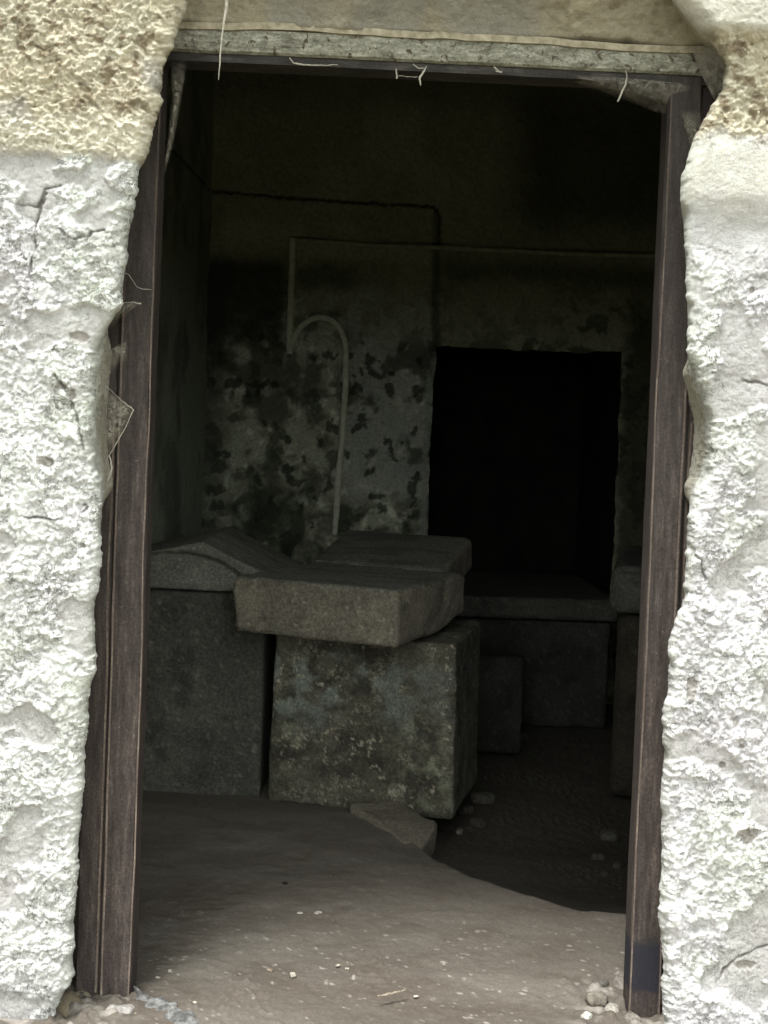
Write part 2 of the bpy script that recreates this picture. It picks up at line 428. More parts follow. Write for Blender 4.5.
    col = mix(col, (.78, .75, .82), sstep(.1, .7, tint)*.6)
    col = mix(col, (.68, .75, .64), sstep(.05, .6, -tint)*.6)
    col = mix(col, (.52, .515, .515), (1-crust)*.6*(1-.2*crust2))
    col = mix(col, (.43, .425, .42), patch*.85)
    col = mix(col, (.88, .90, .90), crust*crust2*(1-patch)*.75)
    squig = (1-sstep(.012, .040, np.abs(lay2)))*sstep(-.2, .3, fbm2(x, zz, 22, 3, 61))
    col = mix(col, (.17, .165, .15), squig*.35*(1-.6*patch))
    squig2 = (1-sstep(.03, .09, np.abs(lay3+.05)))*sstep(-.1, .35, fbm2(x, zz, 15, 3, 66))
    col = mix(col, (.22, .21, .19), squig2*.2*(1-.8*patch))
    topc = np.zeros_like(col); topc[:] = (.64, .59, .45)
    topc = mix(topc, (.63, .60, .47), sstep(-.1, .6, fbm2(x, zz, 14, 4, 62)))
    topc = mix(topc, (.24, .19, .12), sstep(.12, .45, fbm2(wx*.85-wz*.5, wx*.6+wz*1.3, 55, 4, 63))*.85*(1-.7*cream))
    topc = mix(topc, (.48, .47, .44), sstep(.15, .6, fbm2(x+9, zz, 6, 3, 64))*.7)
    topc = mix(topc, (.76, .73, .60), cream*.75)
    col = col*(1-topm[:, None]) + topc*topm[:, None]
    sm = np.zeros_like(col); sm[:] = (.52, .515, .46)
    sm = mix(sm, (.62, .61, .54), sstep(-.3, .5, fbm2(x, zz, 11, 4, 65)))
    if sg > 0: sm = mix(sm, (.45, .455, .46), grey_band*.9)
    col = col*(1-.85*smooth[:, None]) + sm*.85*smooth[:, None]
    col = mix(col, (.36, .33, .30), hole_m*.8); col = mix(col, (.10, .09, .08), crm*.8)
    edge_n = np.concatenate([np.ones(len(rv)), 1-sstep(.004, .016, s)])
    En = np.repeat(edge_n[None], NR, 0).ravel()*(1-.8*topm)
    col = mix(col, (.56, .60, .52), En*.35)
    rvm = np.repeat(np.concatenate([sstep(.0, .3, rv), s*0])[None], NR, 0).ravel()
    col = mix(col, (.38, .355, .27), rvm*.8)
    # --- displace
    TT = np.repeat(TH[None], NR, 0).ravel()
    deep = np.repeat(np.concatenate([1-rv, s*0+1])[None], NR, 0).ravel()
    k = h*np.where(deep < 1, .35+.65*deep, 1)
    vx = X.ravel() - sg*np.sin(TT)*k*.45
    vy = Y.ravel() - np.cos(TT)*k
    v = np.stack([vx, vy, zz], 1)
    o = mesh_obj(name, v, grid_faces(NR, NS+len(rv), flip=(sg < 0)), M_outer, col=col, alpha=(1-.9*smooth)*(1-.45*patch)*(1-.45*topm)*(.45+.55*sstep(-.5, .25, fbm2(x, zz, 13, 4, 68))))
    tag(o, label, 'wall', kind='structure')
    return o
outer_wall('wall_front_left', -1, edgeL, 'whitewashed crumbling outer wall on the door side with the wide rusty jamb')
outer_wall('wall_front_right', 1, edgeR, 'whitewashed crumbling outer wall with the smooth grey plaster shoulder')

# masonry core behind the plaster, with the door opening in it
def boxes_mesh(bs):
    V, F = [], []
    for (x0, y0, z0, x1, y1, z1) in bs:
        b = len(V)
        V += [(x0, y0, z0), (x1, y0, z0), (x1, y1, z0), (x0, y1, z0), (x0, y0, z1), (x1, y0, z1), (x1, y1, z1), (x0, y1, z1)]
        F += [tuple(b+i for i in q) for q in ((0, 3, 2, 1), (4, 5, 6, 7), (0, 1, 5, 4), (1, 2, 6, 5), (2, 3, 7, 6), (3, 0, 4, 7))]
    return V, F
M_core = plain_noise_mat('dark_masonry', (.05, .045, .035), (.12, .11, .085), 14, .95, .6)
V, F = boxes_mesh([(-3.4, .093, -.4, -.63, .34, 3.5), (.66, .093, -.4, 3.6, .34, 3.5), (-.63, .093, 1.97, .66, .34, 3.5)])
tag(mesh_obj('wall_front_core', V, F, M_core, smooth=False), 'dark masonry behind the door frame', 'wall', kind='structure')

# lintel: plaster above the header, sloping forward and down-facing, then upright
def lintel():
    xs = np.linspace(-.80, .95, 560)
    prof = [(.09, 1.925), (.03, 1.928), (-.01, 1.937)]
    for t in np.linspace(0, 1, 60): prof.append((-.012-.10*t**1.5, 1.945+.125*t))
    prof += [(-.12-.002*t, 2.08+.03*t) for t in range(1, 42)]
    prof = np.array(prof)
    Y = np.repeat(prof[:, :1], len(xs), 1); Z = np.repeat(prof[:, 1:], len(xs), 1); X = np.repeat(xs[None], len(prof), 0)
    x, y, z = X.ravel(), Y.ravel(), Z.ravel()
    n = .006*fbm2(x, z, 7, 3, 70) + .0022*fbm2(x, z, 40, 4, 71) + .0012*fbm2(x, z, 120, 3, 72)
    ragged = .006*fbm2(x, x*0, 14, 4, 73)*(1-sstep(1.94, 1.975, z))
    col = np.zeros((len(x), 3)); col[:] = (.275, .25, .18)  # plaster tone darkened in place of shade from an overhang
    col = mix(col, (.35, .325, .235), sstep(-.2, .5, fbm2(x, z, 9, 4, 74)))
    col = mix(col, (.15, .125, .08), sstep(.15, .6, fbm2(x, z*2, 22, 4, 75))*.6)
    col = mix(col, (.21, .21, .19), sstep(.1, .5, fbm2(x+4, z*.6, 5, 3, 76))*.6)
    v = np.stack([x, y-n, z+ragged-n*.5], 1)
    o = mesh_obj('lintel', v, grid_faces(len(prof), len(xs), flip=False), M_lintel, col=col)
    tag(o, 'beige plaster lintel over the doorway, cracked along its lower edge', 'lintel', kind='structure')
lintel()

# ------------------------------------------------------------------ door frame
def strip(profile, p0, p1, n=120, wob=.0015, seed=0, along='z'):
    """Sweep an XY profile (closed) from p0 to p1; returns verts, faces."""
    prof = np.array(profile); m = len(prof)
    t = np.linspace(0, 1, n)
    V = []
    w = fbm2(t*2, t*0+seed, 3, 4, seed)
    for k in range(n):
        base = np.array(p0)*(1-t[k]) + np.array(p1)*t[k]
        for a, b in prof:
            if along == 'z': V.append((base[0]+a+w[k]*wob, base[1]+b, base[2]))
            else: V.append((base[0], base[1]+b, base[2]+a+w[k]*wob))
    i = np.arange(n*m).reshape(n, m); j = np.roll(i, -1, 1)
    f = np.stack([i[:-1], j[:-1], j[1:], i[1:]], -1).reshape(-1, 4)
    F = [tuple(q) for q in f] + [tuple(range(m))[::-1], tuple(i[-1])]
    return V, F
frame = empty('door_frame', (0.03, 0.03, -.03))
tag(frame, 'rusty brown door frame without a door, flaking pale paint on its header', 'door frame', kind='structure')
jl0, jl1 = at_y(130.5, 1000, 0), at_y(160.5, 100, 0)
def ext(a, b, z):
    t = (z-a[2])/(b[2]-a[2]); return a*(1-t)+b*t
def jamb(p0, p1, sg):
    # profile from the inner edge outwards; a = sideways, b = depth
    pr = [(0, .010), (.004, .001), (.062, 0), (.066, .006), (.070, .013), (.114, .015), (.118, .02), (.118, .075), (.012, .075), (0, .07)]
    pr = [(-a*sg*-1 if sg > 0 else -a, b) for a, b in pr]
    if sg > 0: pr = [(abs(a), b) for a, b in pr]
    lo, hi = ext(p0, p1, -.10), ext(p0, p1, 1.875)
    V, F = strip(pr, lo, hi, 160, .0015, 3+sg)
    if sg < 0: F = [q[::-1] for q in F]
    return V, F
V, F = jamb(jl0, jl1, -1)
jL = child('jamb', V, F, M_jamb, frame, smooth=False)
jr0, jr1 = at_y(629, 1000, 0), at_y(669, 100, 0)
V, F = jamb(jr0, jr1, 1)
def add_top_shade(m):
    # overhang shade painted dark into the upper frame, fading out lower down
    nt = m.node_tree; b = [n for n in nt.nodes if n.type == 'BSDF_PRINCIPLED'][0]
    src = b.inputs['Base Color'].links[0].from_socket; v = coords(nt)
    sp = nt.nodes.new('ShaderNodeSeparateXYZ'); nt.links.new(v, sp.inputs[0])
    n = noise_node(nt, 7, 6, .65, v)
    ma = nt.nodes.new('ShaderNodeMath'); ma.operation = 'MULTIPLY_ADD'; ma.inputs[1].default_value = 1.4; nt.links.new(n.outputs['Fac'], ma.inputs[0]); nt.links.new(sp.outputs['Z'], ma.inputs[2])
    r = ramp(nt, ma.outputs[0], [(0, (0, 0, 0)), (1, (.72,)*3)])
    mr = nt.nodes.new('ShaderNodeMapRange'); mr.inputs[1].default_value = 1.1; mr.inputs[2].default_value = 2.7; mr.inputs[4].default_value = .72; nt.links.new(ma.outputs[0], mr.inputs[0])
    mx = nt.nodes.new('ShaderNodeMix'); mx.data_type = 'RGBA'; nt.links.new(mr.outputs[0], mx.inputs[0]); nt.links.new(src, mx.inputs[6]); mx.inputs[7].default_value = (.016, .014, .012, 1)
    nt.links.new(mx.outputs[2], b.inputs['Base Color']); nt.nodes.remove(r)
add_top_shade(M_jamb); add_top_shade(M_seam)
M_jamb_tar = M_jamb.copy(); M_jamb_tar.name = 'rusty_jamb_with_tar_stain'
def add_stain(m, zlo, zhi, colr):
    nt = m.node_tree; b = [n for n in nt.nodes if n.type == 'BSDF_PRINCIPLED'][0]
    src = b.inputs['Base Color'].links[0].from_socket; v = coords(nt)
    sp = nt.nodes.new('ShaderNodeSeparateXYZ'); nt.links.new(v, sp.inputs[0])
    n = noise_node(nt, 28, 5, .6, v)
    ma = nt.nodes.new('ShaderNodeMath'); ma.operation = 'MULTIPLY_ADD'; ma.inputs[1].default_value = .05; nt.links.new(n.outputs['Fac'], ma.inputs[0]); nt.links.new(sp.outputs['Z'], ma.inputs[2])
    mr = nt.nodes.new('ShaderNodeMapRange'); mr.inputs[1].default_value = zlo+.025; mr.inputs[2].default_value = zhi+.025; nt.links.new(ma.outputs[0], mr.inputs[0])
    r = ramp(nt, mr.outputs[0], [(0.0, (0, 0, 0)), (.10, (.9,)*3), (.86, (.9,)*3), (1.0, (0, 0, 0))])
    mx = nt.nodes.new('ShaderNodeMix'); mx.data_type = 'RGBA'; nt.links.new(r.outputs[0], mx.inputs[0]); nt.links.new(src, mx.inputs[6]); mx.inputs[7].default_value = (*colr, 1)
    nt.links.new(mx.outputs[2], b.inputs['Base Color'])
add_stain(M_jamb_tar, at_y(627, 994, 0)[2]+.03, at_y(627, 938, 0)[2]+.03, (.020, .021, .030))
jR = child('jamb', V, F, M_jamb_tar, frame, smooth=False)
for jo, p0, p1, sg in ((jL, jl0, jl1, -1), (jR, jr0, jr1, 1)):
    # scraped raised seam lines running up the jamb
    for off, w, zz0, zz1 in ((.0015, .003, -.06, 1.86), (.058, .0035, -.04, 1.80), (.072, .004, -.02, 1.2)):
        lo, hi = ext(p0, p1, zz0), ext(p0, p1, zz1)
        dep = -.0008 if off < .065 else .0125
        pr = [(sg*off, dep), (sg*(off+w), dep), (sg*(off+w), dep+.006), (sg*off, dep+.006)]
        V, F = strip(pr, lo, hi, 220, .003, int(off*1000)+sg)
        if sg < 0: F = [q[::-1] for q in F]
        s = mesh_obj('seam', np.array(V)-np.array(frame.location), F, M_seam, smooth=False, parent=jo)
h0, h1 = at_y(165, 60, -.004), at_y(700, 82, -.004)
ht = .046
def header():
    V, F = strip([(0, .004), (0, .075), (ht, .075), (ht, 0), (.012, -.004), (.004, -.002)],
                 np.array([-.595, -.006, h0[2]+.020]), np.array([.62, -.006, h1[2]+.013]), 200, .0012, 4, along='x')
    return V, [q for q in F]
V, F = header()
child('header', V, F, M_header, frame, smooth=False)
def header_lip():
    V, F = strip([(0, 0), (.0, .012), (.013, .012), (.013, 0)], np.array([-.595, -.012, h0[2]+ht+.018]), np.array([.62, -.012, h1[2]+ht+.010]), 260, .006, 6, along='x')
    return V, F
V, F = strip([(0, .002), (0, .074), (.016, .074), (.016, .002)], np.array([-.595, 0, h0[2]+.004]), np.array([.62, 0, h1[2]-.004]), 160, .0008, 14, along='x')  # dark strip that colours the header's underside as shade
child('soffit_shade_strip', V, F, wood_metal('shaded_rust_underside', (.012, .011, .010), (.028, .026, .023), (.08, .075, .065), (.5, 3, 3)), frame, smooth=False)
V, F = header_lip()
hl = child('mortar_bead', V, F, plain_noise_mat('mortar_bead_beige', (.17, .15, .10), (.34, .31, .23), 50), frame, smooth=False)
hl['label'] = 'ragged beige mortar line along the header'

# ------------------------------------------------------------------ room shell
XL, XR, YB, ZC = -.875, 1.48, 3.9, 2.9
def floor_z(x, y):
    x = np.asarray(x, float); y = np.asarray(y, float)
    # a trodden mound inside the door; past a curved crest the floor drops on the right
    pts = [(-.1, 1.62), (.10, 1.12), (.17, .93), (.25, .80), (.38, .66), (.52, .56), (.70, .53), (1.6, .55)]
    cy = np.interp(x, [p[0] for p in pts], [p[1] for p in pts])
    n = .012*fbm2(x, y, 12, 3, 83)
    drop = sstep(.0, .14, y-cy+n)*sstep(-.12, .12, x+n)
    behind = sstep(2.2, 2.9, y)
    base = -.02 + .018*sstep(0, .6, y)*(1-sstep(1.2, 1.7, y)) - .012*sstep(1.3, 1.6, y)
    return base - .115*np.maximum(drop, behind*.9)
def make_floor():
    ys = np.concatenate([np.arange(-.22, 1.8, .0052), np.arange(1.8, 5.4, .012)])
    xs = np.concatenate([np.arange(-1.0, -.62, .02), np.arange(-.62, .9, .0052), np.arange(.9, 1.6, .014)])
    Y, X = np.meshgrid(ys, xs, indexing='ij'); x, y = X.ravel(), Y.ravel()
    z = floor_z(x, y)
    rough = 1-.6*sstep(.1, .9, y)*(1-sstep(1.2, 1.6, y))
    z = z + .006*fbm2(x, y, 6, 4, 80) + .0022*fbm2(x, y, 45, 4, 81)*rough + .0015*fbm2(x, y, 120, 3, 82)*rough
    # gritty crumbs by the threshold and in the hollow
    d1, _ = worley2(x, y, 38, 84)
    g = sstep(.30, .12, d1)*sstep(.2, .6, fbm2(x, y, 7, 3, 85))
    z = z + .006*g*(1-sstep(.2, .35, y)) + .008*g*sstep(.0, .1, -(z+.06))
    edge_rub = sstep(.38, .50, x)*(1-sstep(.10, .24, y)) + sstep(.40, .50, -x)*(1-sstep(.0, .10, y))
    d2, _ = worley2(x, y, 26, 86)
    z = z + edge_rub*(.010*sstep(.5, .1, d2)+.008*fbm2(x, y, 30, 4, 87))
    col = np.zeros((len(x), 3)); col[:] = (.102, .089, .074)
    col = mix(col, (.130, .118, .100), sstep(-.2, .6, fbm2(x*.6, y*1.6, 5, 4, 90))*.8)
    col = mix(col, (.085, .070, .057), sstep(.1, .7, fbm2(x, y*1.5, 11, 4, 91))*.7)
    col = mix(col, (.44, .41, .36), sstep(.72, .82, fbm2(x, y*1.4, 70, 4, 92))*(.15+.6*(1-sstep(.2, .6, y)))*.7)
    col = mix(col, (.30, .28, .25), edge_rub*sstep(.0, .5, fbm2(x, y, 25, 4, 93))*.8)
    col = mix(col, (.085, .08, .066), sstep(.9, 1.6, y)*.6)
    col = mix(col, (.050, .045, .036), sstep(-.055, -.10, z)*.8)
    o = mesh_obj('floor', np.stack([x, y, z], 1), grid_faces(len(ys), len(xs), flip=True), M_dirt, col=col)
    tag(o, 'trodden earth floor with a low mound inside the doorway', 'floor', kind='structure')
make_floor()

OPX0, OPX1, OPZ = at_y(433, 400, YB)[0], at_y(620, 400, YB)[0], at_y(500, 349, YB)[2]
def back_wall():
    st = .0065
    def lines(a, b, marks):
        pts = [a]+marks+[b]; out = []
        for p, q in zip(pts[:-1], pts[1:]):
            n = max(2, int((q-p)/st)); out += list(np.linspace(p, q, n, endpoint=False))
        return np.array(out+[b])
    xs = lines(XL-.02, XR, [OPX0, OPX1]); zs = lines(-.3, ZC, [OPZ])
    Z, X = np.meshgrid(zs, xs, indexing='ij'); x, z = X.ravel(), Z.ravel()
    def P(a, b): q = at_y(a, b, YB); return q[0], q[2]
    n6 = fbm2(x, z, 3.2, 4, 100); nf = fbm2(x, z, 20, 5, 101); nff = fbm2(x, z, 55, 3, 102)
    wx, wz = x+.022*fbm2(x, z, 9, 4, 103), z+.022*fbm2(x, z, 9, 4, 104)
    def rect(x0, y0, x1, y1, soft=.05):
        (a, t), (b, u) = P(x0, y0), P(x1, y1)
        return sstep(a-soft, a+soft, wx)*(1-sstep(b-soft, b+soft, wx))*sstep(u-soft, u+soft, wz)*(1-sstep(t-soft, t+soft, wz))
    col = np.zeros((len(x), 3)); col[:] = (.27, .28, .19)
    col = mix(col, (.37, .385, .275), sstep(-.2, .5, n6)*.5)
    # mouldy, half-bare wall below: pale plaster islands over dark damp stone
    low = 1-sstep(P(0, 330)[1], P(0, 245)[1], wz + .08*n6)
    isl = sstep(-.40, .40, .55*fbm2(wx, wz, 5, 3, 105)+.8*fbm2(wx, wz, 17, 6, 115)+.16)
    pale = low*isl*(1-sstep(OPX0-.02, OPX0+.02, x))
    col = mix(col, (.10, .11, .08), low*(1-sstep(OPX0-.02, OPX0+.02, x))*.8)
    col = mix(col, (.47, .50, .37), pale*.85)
    col = mix(col, (.78, .81, .66), pale*sstep(.15, .6, fbm2(wx, wz, 30, 5, 106))*.7)
    col = mix(col, (.38, .40, .355), rect(350, 300, 427, 500, .08)*(.45+.4*sstep(-.4, .4, fbm2(wx, wz, 22, 5, 116))))
    blot = low*sstep(.22, .55, fbm2(wx+2, wz, 11, 6, 107))
    col = mix(col, (.06, .07, .045), blot*.8)
    col = mix(col, (.05, .058, .038), np.maximum(rect(240, 480, 285, 540, .07), rect(300, 468, 322, 500, .05))*.8)
    pit = low*sstep(.42, .52, fbm2(wx, wz+3, 15, 4, 108)); col = mix(col, (.03, .035, .025), pit*.8)
    col = mix(col, (.035, .042, .028), rect(200, 258, 286, 348, .05)*.88)
    col = mix(col, (.05, .055, .04), rect(190, 258, 222, 560, .07)*.75)
    col = mix(col, (.04, .048, .03), rect(225, 492, 440, 570, .06)*.62*sstep(-.35, .1, fbm2(wx, wz, 9, 4, 109)))
    col = mix(col, (.075, .085, .06), rect(296, 262, 400, 292, .04)*.7)
    col = mix(col, (.40, .42, .28), rect(225, 222, 300, 250, .04)*.6)
    col = mix(col, (.38, .40, .28), rect(300, 240, 432, 262, .03)*.6)
    col = mix(col, (.34, .36, .25), rect(355, 262, 432, 345, .06)*.6)
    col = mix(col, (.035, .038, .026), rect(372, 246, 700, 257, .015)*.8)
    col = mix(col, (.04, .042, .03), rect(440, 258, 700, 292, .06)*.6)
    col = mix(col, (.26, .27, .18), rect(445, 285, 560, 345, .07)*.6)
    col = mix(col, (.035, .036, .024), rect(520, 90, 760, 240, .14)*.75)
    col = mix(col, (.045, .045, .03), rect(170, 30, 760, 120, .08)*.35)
    # crack and plaster edge
    crk = [P(213, 191), P(300, 199), P(370, 203), P(434, 207), P(439, 214), P(440, 245)]
    d = seg_dist(x+.006*nff, z+.006*nff, crk); cm = 1-sstep(.003, .010, d)
    edge = [P(440, 245), P(437, 300), P(436, 345), P(430, 450), P(424, 545)]
    d2 = seg_dist(x+.008*nff, z, edge); em = 1-sstep(.004, .014, d2)
    col = mix(col, (.015, .015, .01), cm*.9)
    d3 = seg_dist(x, z, [P(429, 380), P(426, 460), P(423, 542)]); col = mix(col, (.30, .33, .29), (1-sstep(.008, .02, d3))*.7)
    d4 = seg_dist(x, z, [P(437, 215), P(436, 345)]); col = mix(col, (.05, .052, .036), (1-sstep(.01, .03, d4))*.6)
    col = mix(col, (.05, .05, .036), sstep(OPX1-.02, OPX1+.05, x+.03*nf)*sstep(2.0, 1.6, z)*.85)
    # faint niche mark between the pipe bends
    col = mix(col, (.05, .055, .045), rect(305, 385, 330, 400, .012)*.7)
    h = .016*n6 + .006*nf + .002*nff + .007*pale - .006*blot - .014*cm - .008*em - .008*pit
    inside = (x > OPX0+1e-4) & (x < OPX1-1e-4) & (z < OPZ-1e-4)
    xx = x + .010*fbm2(z, z*0, 9, 4, 110)*np.exp(-((x-OPX0)/.03)**2) + .010*fbm2(z, z*0+5, 9, 4, 110)*np.exp(-((x-OPX1)/.03)**2)
    zz = z + .012*fbm2(x, x*0, 9, 4, 111)*np.exp(-((z-OPZ)/.03)**2)
    y = YB - h
    i = grid_faces(len(zs), len(xs), flip=False)
    keep = ~inside[i].any(1)
    # squares wholly in the opening corners on its border lines
    cx, cz = x[i].mean(1), z[i].mean(1)
    keep &= ~((cx > OPX0) & (cx < OPX1) & (cz < OPZ))
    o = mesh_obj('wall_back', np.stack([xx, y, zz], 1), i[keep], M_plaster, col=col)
    tag(o, 'mouldy green grey back wall with an opening into the dark', 'wall', kind='structure')
back_wall()

def plane_wall(name, p0, du, dv, nu, nv, nrm, amp, base, dark, label, seed, mat=M_plaster, flip=False, extra=None):
    u, v = np.meshgrid(np.linspace(0, 1, nu), np.linspace(0, 1, nv), indexing='ij'); u = u.ravel(); v = v.ravel()
    du, dv, p0, nrm = map(np.array, (du, dv, p0, nrm))
    P = p0[None] + u[:, None]*du + v[:, None]*dv
    U, Vv = u*np.linalg.norm(du), v*np.linalg.norm(dv)
    h = amp*(fbm2(U, Vv, 3, 4, seed) + .35*fbm2(U, Vv, 20, 4, seed+1))
    col = np.zeros((len(u), 3)); col[:] = base
    col = mix(col, dark, sstep(-.1, .6, fbm2(U, Vv, 4, 5, seed+2)))
    if extra: h, col = extra(P, h, col)
    P = P + h[:, None]*nrm
    o = mesh_obj(name, P, grid_faces(nu, nv, flip=flip), mat, col=col)
    return tag(o, label, name.split('_')[0], kind='structure')
def lw_extra(P, h, col):
    y, z = P[:, 1], P[:, 2]
    za, zb = at_y(213, 191, YB)[2], 0
    # the crack of the back wall runs on round the corner, rising towards the door
    d = seg_dist(y+.006*fbm2(y, z, 30, 3, 7), z, [(YB, za), (2.9, za-.02), (1.9, za-.06), (.9, za-.05)])
    m = 1-sstep(.003, .009, d)
    col = mix(col, (.015, .015, .01), m*.9)
    return h-.01*m, col
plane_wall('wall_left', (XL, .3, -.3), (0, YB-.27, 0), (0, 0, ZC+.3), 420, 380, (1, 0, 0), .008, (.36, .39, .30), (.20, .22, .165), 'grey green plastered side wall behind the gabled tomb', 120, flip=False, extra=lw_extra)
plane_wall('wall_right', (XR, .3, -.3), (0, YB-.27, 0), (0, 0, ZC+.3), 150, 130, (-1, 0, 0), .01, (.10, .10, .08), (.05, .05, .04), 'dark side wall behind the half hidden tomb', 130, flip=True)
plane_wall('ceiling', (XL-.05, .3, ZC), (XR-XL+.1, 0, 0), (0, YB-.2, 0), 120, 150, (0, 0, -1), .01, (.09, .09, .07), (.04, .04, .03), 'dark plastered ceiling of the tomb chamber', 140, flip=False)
# recess behind the opening, deep shade put into its near-black colour
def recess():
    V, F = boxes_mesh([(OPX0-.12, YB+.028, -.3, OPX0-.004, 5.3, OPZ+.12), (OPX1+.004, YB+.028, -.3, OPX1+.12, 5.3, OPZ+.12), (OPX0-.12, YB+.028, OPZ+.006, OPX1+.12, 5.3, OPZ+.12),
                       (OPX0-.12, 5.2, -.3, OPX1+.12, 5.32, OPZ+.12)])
    o = mesh_obj('wall_recess', V, F, plain_noise_mat('shade_dark_stone', (.008, .008, .007), (.02, .02, .017), 8, .95, .5), smooth=False)
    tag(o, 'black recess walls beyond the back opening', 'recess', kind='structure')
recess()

# ground outside
def ground():
    ys = np.concatenate([np.linspace(-14, -1, 40)[:-1], np.arange(-1, .10, .012)]); xs = np.concatenate([np.linspace(-12, -1.2, 30)[:-1], np.arange(-1.2, 1.2, .012), np.linspace(1.2, 12, 30)])
    Y, X = np.meshgrid(ys, xs, indexing='ij'); x, y = X.ravel(), Y.ravel()
    z = -.085 - .22*sstep(-.15, -1.2, y) + .02*fbm2(x, y, 3, 4, 150)*sstep(.3, -.2, y) + .007*fbm2(x, y, 28, 4, 151)
    z = z + .075*np.exp(-((x+.60)/.07)**2)*np.exp(-((y+.05)/.10)**2)
    col = np.zeros((len(x), 3)); col[:] = (.22, .185, .13)
    col = mix(col, (.13, .15, .07), sstep(0, .6, fbm2(x, y, 2, 4, 152))*sstep(-.5, -1.5, y))
    col = mix(col, (.30, .26, .19), sstep(.0, .9, fbm2(x, y, 14, 5, 153))*.5)
    o = mesh_obj('ground', np.stack([x, y, z], 1), grid_faces(len(ys), len(xs), flip=True), M_dirt, col=col)
    tag(o, 'bare earth ground in front of the doorway', 'ground', kind='structure')
ground()

# ------------------------------------------------------------------ stone tombs
def chips(p, nn, amp, seed, edge_only=True):
    n = fbm3(p, 9, 4, seed); f = fbm3(p, 45, 4, seed+3); g = fbm3(p, 110, 2, seed+5)
    c = sstep(.25, .6, fbm3(p, 14, 3, seed+7))
    edge = 1 - np.max(np.abs(nn), axis=1)                       # >0 on rounded edges
    return amp*(n*1.0 + f*.45 + g*.2) - amp*2.5*c*sstep(.02, .25, edge)
def stone(name, dims, mat_world, res, r, amp, seed, colfn, parent=None, warp=None, label=None, cat=None, tone=1.0):
    p, nn, F = rock_box(dims, res, r)
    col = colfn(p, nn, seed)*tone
    q = p + nn*chips(p, nn, amp, seed)[:, None]
    if warp: q = warp(q, nn)
    o = mesh_obj(name, q, F, M_stone_marked if colfn is col_block else M_stone, col=col)
    o.matrix_world = mat_world
    if parent: o.parent = parent
    if label: tag(o, label, cat)
    return o
def place(x, y, z, yaw=0, pitch=0, roll=0):
    return Matrix.Translation((x, y, z)) @ Matrix.Rotation(yaw, 4, 'Z') @ Matrix.Rotation(pitch, 4, 'X') @ Matrix.Rotation(roll, 4, 'Y')

def col_block(p, nn, seed):
    z = p[:, 2]; x = p[:, 0]
    c = np.zeros((len(p), 3)); c[:] = (.125, .120, .090)
    c = mix(c, (.20, .185, .145), sstep(-.1, .6, fbm3(p, 8, 4, seed+20))*.6)
    c = mix(c, (.045, .043, .034), sstep(-.1, .4, fbm3(p, 18, 5, seed+21))*.7)
    up = sstep(.22, .36, z+.09*fbm3(p, 6, 3, seed+22))*(1-sstep(.455, .51, z))
    li = sstep(-.15, .35, fbm3(p, 20, 5, seed+23))
    c = mix(c, (.27, .31, .275), up*li*.8*(1-.6*sstep(.0, .25, x)))
    g = np.exp(-(((x-.21)/.07)**2+((z-.20)/.11)**2)) + .8*np.exp(-(((x-.24)/.05)**2+((z-.06)/.07)**2)) + .6*np.exp(-(((x+.25)/.04)**2+((z-.25)/.2)**2))
    c = mix(c, (.36, .38, .27), np.clip(g, 0, 1)*sstep(-.2, .4, fbm3(p, 26, 4, seed+24))*.8)
    spk = sstep(.50, .62, fbm3(p, 80, 4, seed+25))*sstep(-.3, .3, fbm3(p, 10, 2, seed+26))
    c = mix(c, (.62, .58, .44), spk*.7)
    line = (1-sstep(.01, .05, np.abs(fbm3(p, 24, 4, seed+27))))*sstep(.15, .5, fbm3(p, 9, 3, seed+28))
    c = mix(c, (.50, .48, .38), line*.6)
    return c
def col_slab(p, nn, seed):
    c = np.zeros((len(p), 3)); c[:] = (.20, .185, .145)
    c = mix(c, (.31, .285, .22), sstep(-.1, .6, fbm3(p, 9, 4, seed+20))*.7)
    c = mix(c, (.11, .10, .08), sstep(.1, .6, fbm3(p, 18, 4, seed+21))*.6)
    spk = sstep(.5, .65, fbm3(p, 75, 4, seed+25)); c = mix(c, (.50, .46, .36), spk*.5)
    topm = sstep(.5, .9, nn[:, 2]); q = p*np.array([1, 4, 1])
    c = mix(c, (.17, .175, .15), topm*.85)
    c = mix(c, (.09, .09, .08), topm*sstep(.0, .5, fbm3(q, 8, 4, seed+30))*.6)
    return c
def col_plain(c0, c1, c2):
    def f(p, nn, seed):
        c = np.zeros((len(p), 3)); c[:] = c0
        c = mix(c, c1, sstep(-.1, .6, fbm3(p, 7, 4, seed+20))*.8)
        c = mix(c, c2, sstep(.1, .6, fbm3(p, 15, 4, seed+21))*.7)
        c = mix(c, tuple(min(.6, 2.0*k) for k in c1), sstep(.5, .62, fbm3(p, 60, 3, seed+25))*.4)
        return c
    return f

# front tomb box, yawed a little
yaw = math.radians(-11)
fl, fr = at_z(268, 802, -.03), at_z(451, 820, -.03)
W = float(np.linalg.norm(fr-fl)); D = .50
e = (fr-fl)/W; nrm = np.array([-e[1], e[0], 0]); yaw = math.atan2(e[1], e[0])
cb = (fl+fr)/2 + nrm*D/2
def hollow(q, nn):
    # slightly out of square; left side lower chipped
    q = q.copy()
    q[:, 0] += .010*(q[:, 2]/.5-.5)*np.sign(q[:, 0])*-1
    return q
stone('stone_tomb', (W, D, .545), place(cb[0], cb[1], -.032, yaw), .0050, .013, .0045, 200, col_block, warp=hollow,
      label='square stone tomb box speckled with pale lichen, under the two broken slabs', cat='tomb', tone=.68)

